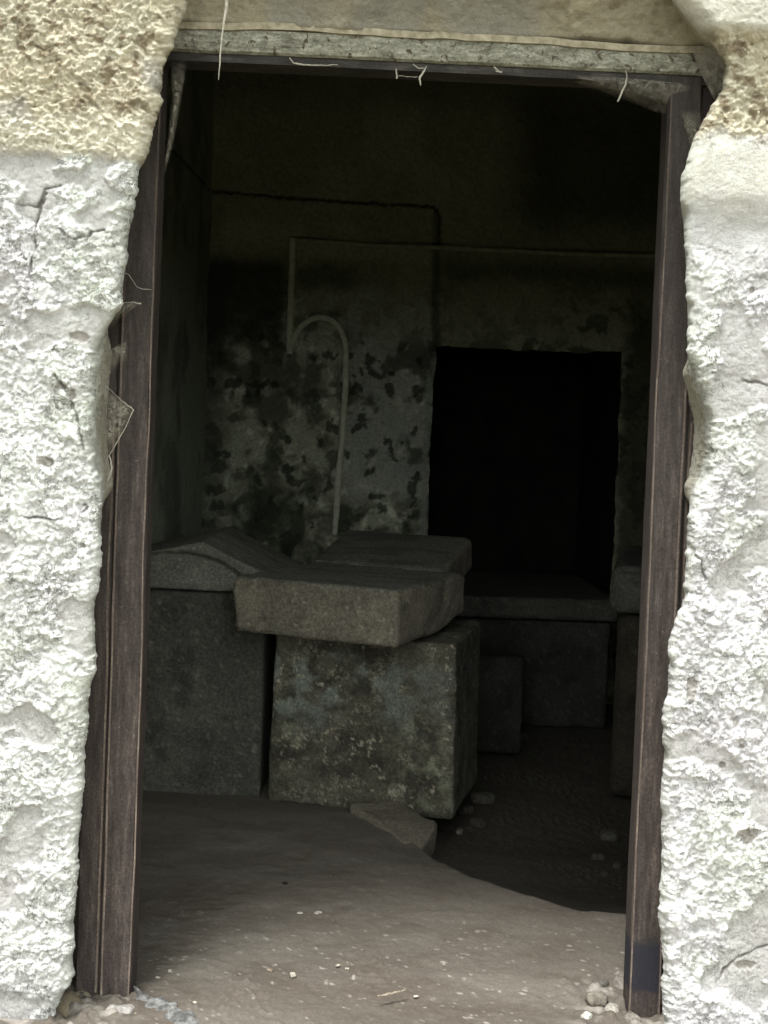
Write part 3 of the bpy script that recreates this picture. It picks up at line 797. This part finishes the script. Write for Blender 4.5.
# front lid slab
a = at_z(240, 577, .69); b = at_z(396, 591, .69)
e = (b-a)[:2]; Ws = float(np.linalg.norm(e)); e = e/Ws; n2 = np.array([-e[1], e[0]]); Ds = .57
cs = (a[:2]+b[:2])/2 + n2*(Ds/2-.015); Ws += .03
ys = math.atan2(e[1], e[0])
def slab_warp(q, nn):
    q = q.copy()
    # underside rises toward the right front corner, front corners broken off
    t = sstep(.06, .26, q[:, 0])*(1-sstep(-.26, -.05, q[:, 1]-0))*0
    und = 1-sstep(.0, .12, q[:, 2])
    q[:, 2] += und*.035*sstep(.05, .27, q[:, 1])*sstep(.0, .26, q[:, 0])
    q[:, 0] += .006*np.sin(q[:, 2]*40)*sstep(-.1, -.27, q[:, 0])
    q[:, 1] += .012*sstep(.0, .12, q[:, 2])*0
    return q
stone('lid_slab', (Ws, Ds, .168), place(cs[0], cs[1], .526, ys, 0, 0), .0055, .017, .0042, 230, col_slab, warp=slab_warp,
      label='front piece of the broken lid, thick square slab turned skew on the tomb box', cat='slab', tone=.72)
# rear piece, tipped up at the back
Q = [np.array(v) for v in ((-.235, 1.935, .692), (.272, 1.765, .690), (-.19, 2.22, .776), (.30, 2.08, .752))]
ex = (Q[1]-Q[0]); ex /= np.linalg.norm(ex); ey = (Q[2]+Q[3]-Q[0]-Q[1]); ey -= ex*(ey@ex); ey /= np.linalg.norm(ey); ez = np.cross(ex, ey)
wx_, dy_ = .475, .36; th = .125
cen = sum(Q)/4 - ez*(th-.004) + ey*.03 - ex*.012
Mr = Matrix.Identity(4)
for i in range(3): Mr[i][0], Mr[i][1], Mr[i][2], Mr[i][3] = ex[i], ey[i], ez[i], cen[i]
stone('lid_slab', (wx_, dy_, th), Mr, .0068, .024, .004, 250, col_slab,
      label='rear piece of the broken lid, dark streaked slab tipped up towards the back wall', cat='slab', tone=.62)

# left tomb with gabled lid
c_left = col_plain((.105, .108, .090), (.16, .16, .135), (.06, .062, .05))
stone('stone_tomb', (.50, .66, .665), place(-.60, 1.59+.33, -.045, math.radians(-2)), .009, .014, .003, 260, c_left,
      label='tall plain dark tomb box under the gabled lid beside the left wall', cat='tomb', tone=.62)
def gable(q, nn):
    q = q.copy(); x = q[:, 0]
    tz = q[:, 2]/.17
    pk = .02
    slope = np.where(x < pk, .155-.26*(pk-x), .155-.47*(x-pk))
    slope = np.maximum(slope, .04)
    q[:, 2] = tz*slope
    # sunken arched panel on the gable end
    front = sstep(.5, .9, -nn[:, 1])
    arch = 1-sstep(.86, 1.0, np.hypot((x+.06)/.24, (q[:, 2]-.0)/.125))
    q[:, 1] += front*arch*.028
    return q
stone('gabled_lid', (.57, .62, .17), place(-.575, 1.56+.31, .6255, math.radians(-2)), .0065, .010, .0022, 280, col_plain((.20, .20, .17), (.27, .27, .235), (.12, .122, .105)), warp=gable,
      label='gabled stone lid like a small roof, on the tall plain tomb box', cat='lid', tone=.68)

# far tomb standing in the back opening
c_far = col_plain((.10, .105, .085), (.15, .155, .13), (.06, .062, .05))
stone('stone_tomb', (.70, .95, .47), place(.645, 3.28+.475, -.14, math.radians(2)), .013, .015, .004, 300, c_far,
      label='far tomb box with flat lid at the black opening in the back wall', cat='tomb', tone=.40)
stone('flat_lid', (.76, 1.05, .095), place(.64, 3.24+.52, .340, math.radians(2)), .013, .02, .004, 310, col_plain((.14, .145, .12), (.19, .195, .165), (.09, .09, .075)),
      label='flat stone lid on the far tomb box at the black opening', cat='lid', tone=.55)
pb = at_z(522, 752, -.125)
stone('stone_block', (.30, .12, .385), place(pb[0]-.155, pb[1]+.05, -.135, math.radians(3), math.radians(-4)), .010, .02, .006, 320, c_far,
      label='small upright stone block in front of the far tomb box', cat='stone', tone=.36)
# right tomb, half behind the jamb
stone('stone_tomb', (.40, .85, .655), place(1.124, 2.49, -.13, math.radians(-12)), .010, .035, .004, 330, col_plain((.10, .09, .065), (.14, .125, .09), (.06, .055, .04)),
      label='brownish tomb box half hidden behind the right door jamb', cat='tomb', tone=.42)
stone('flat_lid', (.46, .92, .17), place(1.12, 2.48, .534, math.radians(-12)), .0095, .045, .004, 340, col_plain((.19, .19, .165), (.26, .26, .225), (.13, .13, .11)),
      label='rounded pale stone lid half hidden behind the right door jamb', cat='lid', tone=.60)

# ------------------------------------------------------------------ wedge rock under the tomb corner, loose stones
def rock(name, dims, loc, yaw, seed, colr, label, cat='stone', res=None, amp=None, group=None, tilt=0, warp=None, rf=.45):
    res = res or max(.003, min(dims)/9)
    p, nn, F = rock_box(dims, res, min(dims)*rf)
    k = amp or min(dims)*.10
    q = p + nn*(k*fbm3(p+seed, 1.1/max(dims)*2.2, 3, seed) + .4*k*fbm3(p+seed, 6/max(dims), 3, seed+1))[:, None]
    if warp: q = warp(q)
    c = np.zeros((len(p), 3)); c[:] = colr
    c = mix(c, tuple(1.5*v for v in colr), sstep(0, .5, fbm3(p, 3/max(dims), 3, seed+2))*.6)
    o = mesh_obj(name, q, F, M_stone, col=c)
    o.matrix_world = place(*loc, yaw, tilt)
    tag(o, label, cat, group); return o
def wedge(q):
    q = q.copy(); x = q[:, 0]
    t = sstep(-.02, .20, x)
    q[:, 1] = (q[:, 1]+.085)*(1-.9*t)-.085; q[:, 2] *= (1-.45*t)
    return q
wl = at_z(372, 826, -.03); wr = at_z(440, 866, -.03); wd = wr-wl
rock('wedge_rock', (.46, .17, .088), ((wl[0]+wr[0])/2+.02, (wl[1]+wr[1])/2+.055, -.066), math.atan2(wd[1], wd[0]), 400, (.17, .155, .12),
     'flat wedge of pale rock jutting from under the front corner of the tomb box', 'rock', res=.005, amp=.012, warp=wedge, rf=.14)
loose = [((483, 801), .085, .035, 'flat loose stone on the dark floor just beside the tomb box corner'),
         ((466, 812), .05, .028, 'small loose stone between the tomb box corner and the flat stone'),
         ((459, 833), .030, .022, 'pale pebble in the hollow beside the wedge rock'),
         ((478, 826), .055, .03, 'low brown stone in the dark hollow beside the pale pebble'),
         ((609, 839), .06, .035, 'loose stone in the hollow, farthest of those near the right jamb'),
         ((598, 860), .04, .024, 'small stone in the hollow midway to the earth crest by the right jamb'),
         ((618, 868), .035, .022, 'small stone in the hollow close against the right jamb'),
         ((604, 876), .028, .02, 'smallest stone in the hollow right behind the earth crest'),
         ((516, 738), .10, .03, 'flat stone lying at the foot of the small upright block')]
for i, ((a, b), w, h, lab) in enumerate(loose):
    P = at_z(a, b, -.125); z = float(floor_z(P[0], P[1]))
    P = at_z(a, b, z)
    rock('loose_stone', (w, w*.7, h), (P[0], P[1], z-h*.22), .7*i, 420+i*7, (.085, .08, .065) if i != 2 else (.20, .185, .15), lab, group='loose stones on the dark floor')
# rubble lumps by the jamb feet
rub = [(596, 1001, .045, .03, 'grey rubble lump at the threshold, left of the right jamb foot'),
       (612, 1012, .038, .026, 'pale rubble lump at the foot of the right jamb'),
       (640, 1006, .05, .034, 'brown rubble lump against the foot of the right jamb'),
       (586, 1016, .026, .018, 'small white crumb of mortar near the right jamb foot'),
       (632, 1020, .036, .024, 'rubble lump lowest in front of the right jamb'),
       (603, 984, .028, .02, 'dark rubble lump farthest in beside the right jamb')]
cr = [(.20, .18, .15), (.36, .34, .30), (.20, .16, .12), (.55, .54, .50), (.24, .22, .19), (.10, .09, .08)]
for i, (a, b, w, h, lab) in enumerate(rub):
    P = at_z(a, b, -.02)
    rock('rubble_lump', (w, w*.75, h), (P[0], P[1], -.032), 1.3*i, 500+9*i, cr[i], lab, 'rubble', group='rubble at the right jamb foot')
# mortar lump trailing from the left jamb foot
def trail(name, pts, rad, colr, seed, label, cat, squash=.6):
    pts = np.array(pts, float); n = 110; m = 36
    t = np.linspace(0, 1, n); L = np.concatenate([[0], np.cumsum(np.linalg.norm(np.diff(pts, axis=0), axis=1))]); L /= L[-1]
    cpt = np.stack([np.interp(t, L, pts[:, k]) for k in range(3)], 1)
    rr = np.interp(t, np.linspace(0, 1, len(rad)), rad)*np.sqrt(np.clip(1-(2*t-1)**8, .02, 1))
    d = np.gradient(cpt, axis=0); d /= np.linalg.norm(d, axis=1, keepdims=True)
    sd = np.cross(d, (0, 0, 1)); sd /= np.linalg.norm(sd, axis=1, keepdims=True); up = np.cross(sd, d)
    an = np.linspace(0, 2*np.pi, m, endpoint=False)
    V = (cpt[:, None] + rr[:, None, None]*(np.cos(an)[None, :, None]*sd[:, None] + squash*np.sin(an)[None, :, None]*up[:, None])).reshape(-1, 3)
    nr = V-np.repeat(cpt, m, 0)
    V = V + nr*(.75*fbm3(V, 45, 5, seed))[:, None]
    i = np.arange(n*m).reshape(n, m); j = np.roll(i, -1, 1)
    F = [tuple(q) for q in np.stack([i[:-1], j[:-1], j[1:], i[1:]], -1).reshape(-1, 4)] + [tuple(i[0])[::-1], tuple(i[-1])]
    c = np.zeros((len(V), 3)); c[:] = colr; c = mix(c, tuple(.5*v for v in colr), sstep(0, .4, fbm3(V, 70, 3, seed+1)))
    me = mesh_obj(name, V, F, M_stone, col=c, loc=cpt[0]); tag(me, label, cat); return me
g0 = at_y(134, 986, .0); g1 = at_z(141, 996, -.022); g2 = at_z(152, 1004, -.024); g3 = at_z(168, 1012, -.026); g4 = at_z(190, 1030, -.028)
trail('mortar_lump', [g0, g1, g2, g3, g4], [.006, .014, .026, .024, .030], (.24, .24, .235), 600, 'bluish grey mortar trailing down from the foot of the left jamb', 'mortar')
for i, (a, b, w, h, cc, lab) in enumerate([(120, 1012, .06, .035, (.40, .38, .36), 'whitish mortar lump in front of the left jamb foot'),
                                       (98, 1008, .05, .03, (.25, .22, .19), 'brown mortar lump below the left jamb'),
                                       (142, 1018, .045, .022, (.46, .45, .44), 'white mortar crumb at the left end of the threshold'),
                                       (80, 1000, .045, .035, (.30, .27, .2), 'earthy lump between the left outer wall and jamb foot')]):
    P = at_z(a, b, -.03)
    rock('mortar_piece', (w, w*.7, h), (P[0], P[1], -.05), i*1.1, 620+i*5, cc, lab, 'mortar', group='mortar pieces at the left jamb foot')

# dry leaves at bottom left
def leaf(a, b, size, yaw, seed, label):
    n = 14; u = np.linspace(-1, 1, n); v = np.linspace(-1, 1, 9)
    Uu, Vv = np.meshgrid(u, v, indexing='ij'); x = Uu.ravel(); y = Vv.ravel()
    wd = np.sqrt(np.clip(1-x**2, .01, 1))*(.55+.12*np.sin(x*9))
    V = np.stack([x*size, y*wd*size*.8, size*(.25*np.abs(y)+.20*x**2+.08*np.sin(7*x+3*y))], 1)
    P = at_z(a, b, -.035)
    o = mesh_obj('dry_leaf', V, grid_faces(n, 9), M_leaf)
    o.matrix_world = place(P[0], P[1], -.040, yaw, .25)
    sm = o.modifiers.new('thick', 'SOLIDIFY'); sm.thickness = .0012
    tag(o, label, 'leaf', 'dry leaves below the left jamb')
leaf(66, 1019, .020, .5, 1, 'curled tan dry leaf nearest the left outer wall')
leaf(88, 1022, .018, 2.2, 2, 'crinkled yellowish dry leaf below the left jamb')

# ------------------------------------------------------------------ tubes: twig, conduit, threads
def tube(pts, rad, m=10, seed=0, wob=0.0, sub=8, caps=True):
    pts = np.array(pts, float)
    n = (len(pts)-1)*sub+1; L = np.concatenate([[0], np.cumsum(np.linalg.norm(np.diff(pts, axis=0), axis=1))]); L /= L[-1]
    t = np.linspace(0, 1, n)
    c = np.stack([np.interp(t, L, pts[:, k]) for k in range(3)], 1)
    if sub > 1 and len(pts) > 2:
        for _ in range(2): c[1:-1] = (c[:-2]+2*c[1:-1]+c[2:])/4
    if wob: c = c + wob*np.stack([fbm2(t*3, t*0+k, 3, 3, seed+k) for k in range(3)], 1)
    rr = np.interp(t, np.linspace(0, 1, len(rad)), rad) if np.ndim(rad) else np.full(n, rad)
    d = np.gradient(c, axis=0); d /= np.linalg.norm(d, axis=1, keepdims=True)
    ref = np.array((0.13, 1, .07)); sd = np.cross(d, ref); sd /= np.linalg.norm(sd, axis=1, keepdims=True); up = np.cross(sd, d)
    an = np.linspace(0, 2*np.pi, m, endpoint=False)
    V = (c[:, None] + rr[:, None, None]*(np.cos(an)[None, :, None]*sd[:, None]+np.sin(an)[None, :, None]*up[:, None])).reshape(-1, 3)
    i = np.arange(n*m).reshape(n, m); j = np.roll(i, -1, 1)
    F = [tuple(q) for q in np.stack([i[:-1], j[:-1], j[1:], i[1:]], -1).reshape(-1, 4)]
    if caps: F += [tuple(i[0])[::-1], tuple(i[-1])]
    return V, F
P0, P1, P2 = at_z(378, 996, .0), at_z(396, 993, .0), at_z(407, 989, .0)
V, F = tube([P0, P1, P2], [.0015, .0035, .0022, .0015], 8, 3, .002)
V = np.array(V); V[:, 2] += .000
tag(mesh_obj('twig', V, F, M_twig, loc=P0), 'short dry twig lying on the earth floor inside the threshold', 'twig')
P = at_z(285, 884, .0)
rock('dark_husk', (.014, .010, .008), (P[0], P[1], float(floor_z(P[0], P[1]))-.001), .4, 700, (.012, .01, .01), 'tiny black husk on the mound in front of the tomb box', 'husk', res=.0015)
# crumbs of plaster on the floor
crumbs = [(300, 914, .014, 'pale plaster crumb, leftmost of the two on the mound'), (318, 914, .018, 'pale plaster crumb, right one of the two on the mound'),
          (293, 976, .018, 'flat whitish plaster chip near the middle of the threshold'), (270, 971, .016, 'brownish plaster chip left of the whitish one'),
          (416, 997, .011, 'white plaster chip just beside the dry twig'), (300, 1003, .009, 'tiny pale grit grain nearest the lower frame edge'),
          (195, 1003, .010, 'tiny grit grain close to the mortar trail'), (347, 969, .009, 'tiny white grain on the floor beyond the twig'), (338, 966, .011, 'tiny cream grain on the floor beyond the twig'),
          (170, 972, .014, 'pale chip on the floor beside the left jamb'), (158, 978, .010, 'small chip next to the jamb-side pale chip')]
for i, (a, b, w, lab) in enumerate(crumbs):
    P = at_z(a, b, -.005); z = float(floor_z(P[0], P[1])); P = at_z(a, b, z)
    rock('plaster_crumb', (w, w*.65, w*.35), (P[0], P[1], z-.0005), i*.9, 720+i*3, (.50, .47, .40) if i != 3 else (.26, .21, .16), lab, 'plaster crumb', res=max(.0015, w/10), group='plaster crumbs on the earth floor')

# conduit on the back wall
YP = YB-.040
def pp(*l): return [at_y(a, b, YP) for a, b in l]
con = empty('conduit_pipe', tuple(at_y(292, 352, YP)))
tag(con, 'thin pale conduit pipe bent into a hook on the mouldy back wall', 'pipe')
V, F = tube(pp((293, 238), (292, 270), (290, 320), (289, 354)), .0155, 14, 1, .003); child('straight_section', V, F, M_pipe, con)
arc = [(289, 352), (294, 340), (300, 328), (309, 320), (320, 317), (331, 320), (340, 328), (345, 341), (346, 358), (345, 390), (343, 430), (341, 452)]
V, F = tube(pp(*arc), .0145, 14, 2, .002); child('hooked_section', V, F, M_pipe, con)
V, F = tube(pp((341, 448), (339, 470), (337, 500), (335, 534)), [.011, .016, .016, .012], 12, 3, .003); q = child('lower_section', V, F, M_pipe_pale, con); q['label'] = 'paler lower length of pipe'
V, F = tube(pp((292, 240), (370, 245), (440, 248), (560, 253), (668, 257)), .011, 12, 4, .003); child('cross_section', V, F, plain_noise_mat('grimy_conduit', (.26, .275, .19), (.42, .44, .31), 30), con)

# ------------------------------------------------------------------ cobwebs
def sheet(name, outlineA, outlineB, Y, mat, label, nu=26, nv=12, bow=.012, seed=0, group='dusty cobwebs on the door frame'):
    """Web stretched between two edges given as matching runs of points."""
    A = np.array([at_y(a, b, Y if np.ndim(Y) == 0 else Y[0]) for a, b in outlineA]); B = np.array([at_y(a, b, Y if np.ndim(Y) == 0 else Y[1]) for a, b in outlineB])
    t = np.linspace(0, 1, nu)
    ia = np.stack([np.interp(t, np.linspace(0, 1, len(A)), A[:, k]) for k in range(3)], 1)
    ib = np.stack([np.interp(t, np.linspace(0, 1, len(B)), B[:, k]) for k in range(3)], 1)
    s = np.linspace(0, 1, nv)
    V = ia[:, None]*(1-s)[None, :, None] + ib[:, None]*s[None, :, None]
    n = (fbm2(np.repeat(t*3, nv), np.tile(s*3, nu), 2, 3, seed)*.004).reshape(nu, nv)
    V[..., 1] += n - bow*np.sin(np.pi*s)[None]*np.sin(np.pi*t)[:, None]
    V[..., 2] += n*.5
    T, S = np.repeat(t, nv), np.tile(s, nu)
    fd = np.clip(np.sin(np.pi*np.clip(T, 0, 1))*2.2, 0, 1)*(.35+.65*np.clip((1-S)*3, 0, 1))*(.6+.4*np.clip(fbm2(T*6, S*6, 1, 3, seed+4)+.6, 0, 1))
    o = mesh_obj(name, V.reshape(-1, 3), grid_faces(nu, nv), mat, loc=ia[0], col=np.repeat(fd[:, None], 3, 1)); tag(o, label, 'cobweb', group); return o
def threads(name, runs, Y, label, mat=M_thread, group='dusty cobwebs on the door frame'):
    first = at_y(*runs[0][0][0], Y); root = empty(name, tuple(first)); tag(root, label, 'cobweb', group)
    for k, (pts, rad) in enumerate(runs):
        V, F = tube([at_y(a, b, Y) for a, b in pts], rad, 7, 30+k, .0012, 6); child('thread', V, F, mat, root)
    return root
threads('cobweb', [([(232, -45), (227, 5), (224, 24), (221, 45), (220, 62), (219, 80)], [.0035, .0040, .0034, .0018, .0014, .0008])], -.075, 'long white dust thread hanging from the lintel near the left end')
threads('cobweb', [([(190, -20), (184, 6), (180, 16), (178, 22)], [.002, .0035, .003, .001])], -.11, 'short white web tuft on the top corner of the left outer wall')
threads('cobweb', [([(396, 68), (397, 75), (397, 79)], [.0006, .0014, .0016]), ([(398, 76), (409, 77), (418, 77)], .0004), ([(427, 66), (422, 74), (419, 79), (421, 85)], [.0008, .002, .0022, .0012]), ([(413, 64), (418, 68), (425, 69)], .0008)], -.01, 'small web of joined dust threads under the middle of the header')
threads('cobweb', [([(494, 66), (497, 70), (502, 73)], [.001, .0016, .001]), ([(496, 72), (502, 72)], .001)], -.01, 'tiny web knot under the header right of its middle')
threads('cobweb', [([(626, 70), (627, 78), (626, 84), (622, 92), (618, 102)], [.0008, .001, .0022, .002, .0016])], -.012, 'short crooked dust thread hanging below the right half of the header')
threads('cobweb', [([(290, 57), (293, 63), (302, 65), (320, 65), (338, 65)], [.001, .0016, .0012, .0009, .0007])], -.012, 'thin web thread looping under the left half of the header')
sheet('cobweb', [(172, 60), (172, 100), (168, 140), (163, 172)], [(188, 60), (181, 100), (174, 140), (165, 176)], .0, M_web, 'pale web wedge hanging in the top left corner of the door frame', seed=2)
sheet('cobweb', [(556, 74), (590, 77), (630, 78), (670, 82), (702, 86)], [(558, 76), (592, 88), (630, 102), (666, 115), (700, 118)], (.0, .03), M_web_thick, 'sagging grey web sheet under the right end of the header', nu=40, nv=16, bow=.02, seed=5)
sheet('cobweb', [(680, 112), (686, 130), (690, 150), (693, 166)], [(703, 108), (702, 130), (699, 150), (696, 168)], .0, M_web, 'narrow web tail running down the top of the right jamb', seed=7)
sheet('cobweb', [(690, 46), (698, 66), (706, 84), (716, 104)], [(716, 38), (728, 52), (734, 66), (724, 92)], (-.03, -.10), M_web_dense, 'dense grey web funnel in the top right corner of the doorway', nu=30, nv=16, bow=-.01, seed=9)
sheet('cobweb', [(104, 386), (110, 392), (121, 401), (133, 410)], [(104, 462), (109, 456), (120, 440), (131, 413)], (-.045, -.045), M_web, 'triangular web sheet stretched from the left outer wall to the jamb', nu=24, nv=18, bow=.01, seed=11)
threads('cobweb', [([(106, 385), (112, 392), (123, 401), (134, 410)], [.0006, .0005, .0006, .0012]), ([(134, 410), (127, 424), (119, 440), (108, 456), (105, 468)], [.0012, .0006, .0009, .0006, .0004]), ([(110, 455), (112, 470), (107, 482)], [.001, .002, .0008])], -.047, 'thread edging of the triangular web on the left jamb')
sheet('cobweb', [(108, 316), (116, 306), (128, 303), (141, 302)], [(108, 334), (117, 320), (128, 312), (138, 306)], -.045, M_web, 'ragged web scrap stretched over the upper left jamb', seed=13)
threads('cobweb', [([(122, 270), (130, 276), (138, 288), (152, 290)], .0005), ([(120, 304), (132, 302), (141, 304)], [.0004, .0006, .0014])], -.045, 'fine web lines across the upper left jamb')
sheet('cobweb', [(108, 352), (116, 346), (122, 344), (127, 342)], [(110, 374), (116, 366), (122, 362), (127, 360)], -.04, M_web, 'faint web smear on the left jamb above the triangular web', seed=15)

# ------------------------------------------------------------------ light
w = bpy.data.worlds.new('overcast'); scene.world = w; w.use_nodes = True
nt = w.node_tree; nt.nodes.clear()
out = nt.nodes.new('ShaderNodeOutputWorld'); bg = nt.nodes.new('ShaderNodeBackground')
tc = nt.nodes.new('ShaderNodeTexCoord'); sp = nt.nodes.new('ShaderNodeSeparateXYZ')
nt.links.new(tc.outputs['Generated'], sp.inputs[0])
rp = ramp(nt, sp.outputs['Z'], [(0.0, (.20, .22, .16)), (.05, (.40, .43, .36)), (.30, (.70, .73, .72)), (1.0, (1.0, 1.02, 1.0))])
# added bright sky patch low before the door, to light the chamber
dp = nt.nodes.new('ShaderNodeVectorMath'); dp.operation = 'DOT_PRODUCT'
nrmz = nt.nodes.new('ShaderNodeVectorMath'); nrmz.operation = 'NORMALIZE'; nt.links.new(tc.outputs['Generated'], nrmz.inputs[0])
nt.links.new(nrmz.outputs[0], dp.inputs[0]); dp.inputs[1].default_value = Vector((.10, -1, .16)).normalized()
gl = ramp(nt, dp.outputs['Value'], [(.70, (0, 0, 0)), (.93, (1, 1, 1))])
ab = nt.nodes.new('ShaderNodeMapRange'); ab.inputs[1].default_value = -.01; ab.inputs[2].default_value = .03; nt.links.new(sp.outputs['Z'], ab.inputs[0])
m1 = nt.nodes.new('ShaderNodeMath'); m1.operation = 'MULTIPLY'; nt.links.new(gl.outputs[0], m1.inputs[0]); nt.links.new(ab.outputs[0], m1.inputs[1])
m2 = nt.nodes.new('ShaderNodeMix'); m2.data_type = 'RGBA'; nt.links.new(m1.outputs[0], m2.inputs[0]); nt.links.new(rp.outputs[0], m2.inputs[6]); m2.inputs[7].default_value = (3.7, 3.8, 3.65, 1)
nt.links.new(m2.outputs[2], bg.inputs[0]); bg.inputs[1].default_value = 1.0
nt.links.new(bg.outputs[0], out.inputs[0])
sun = bpy.data.lights.new('sun', 'SUN'); sun.energy = 5.8; sun.angle = math.radians(20); sun.color = (1, .98, .94)
so = bpy.data.objects.new('sun', sun); C.objects.link(so)
dirv = Vector((.22, .30, -1.0))
so.rotation_euler = dirv.to_track_quat('-Z', 'Y').to_euler(); so.location = (-1, -3, 6)

vs = scene.view_settings
vs.view_transform = 'Standard'; vs.look = 'None'; vs.gamma = 1.0; vs.use_curve_mapping = False
vs.exposure = 0.22
scene.cycles.max_bounces = 8; scene.cycles.diffuse_bounces = 5; scene.cycles.transparent_max_bounces = 12
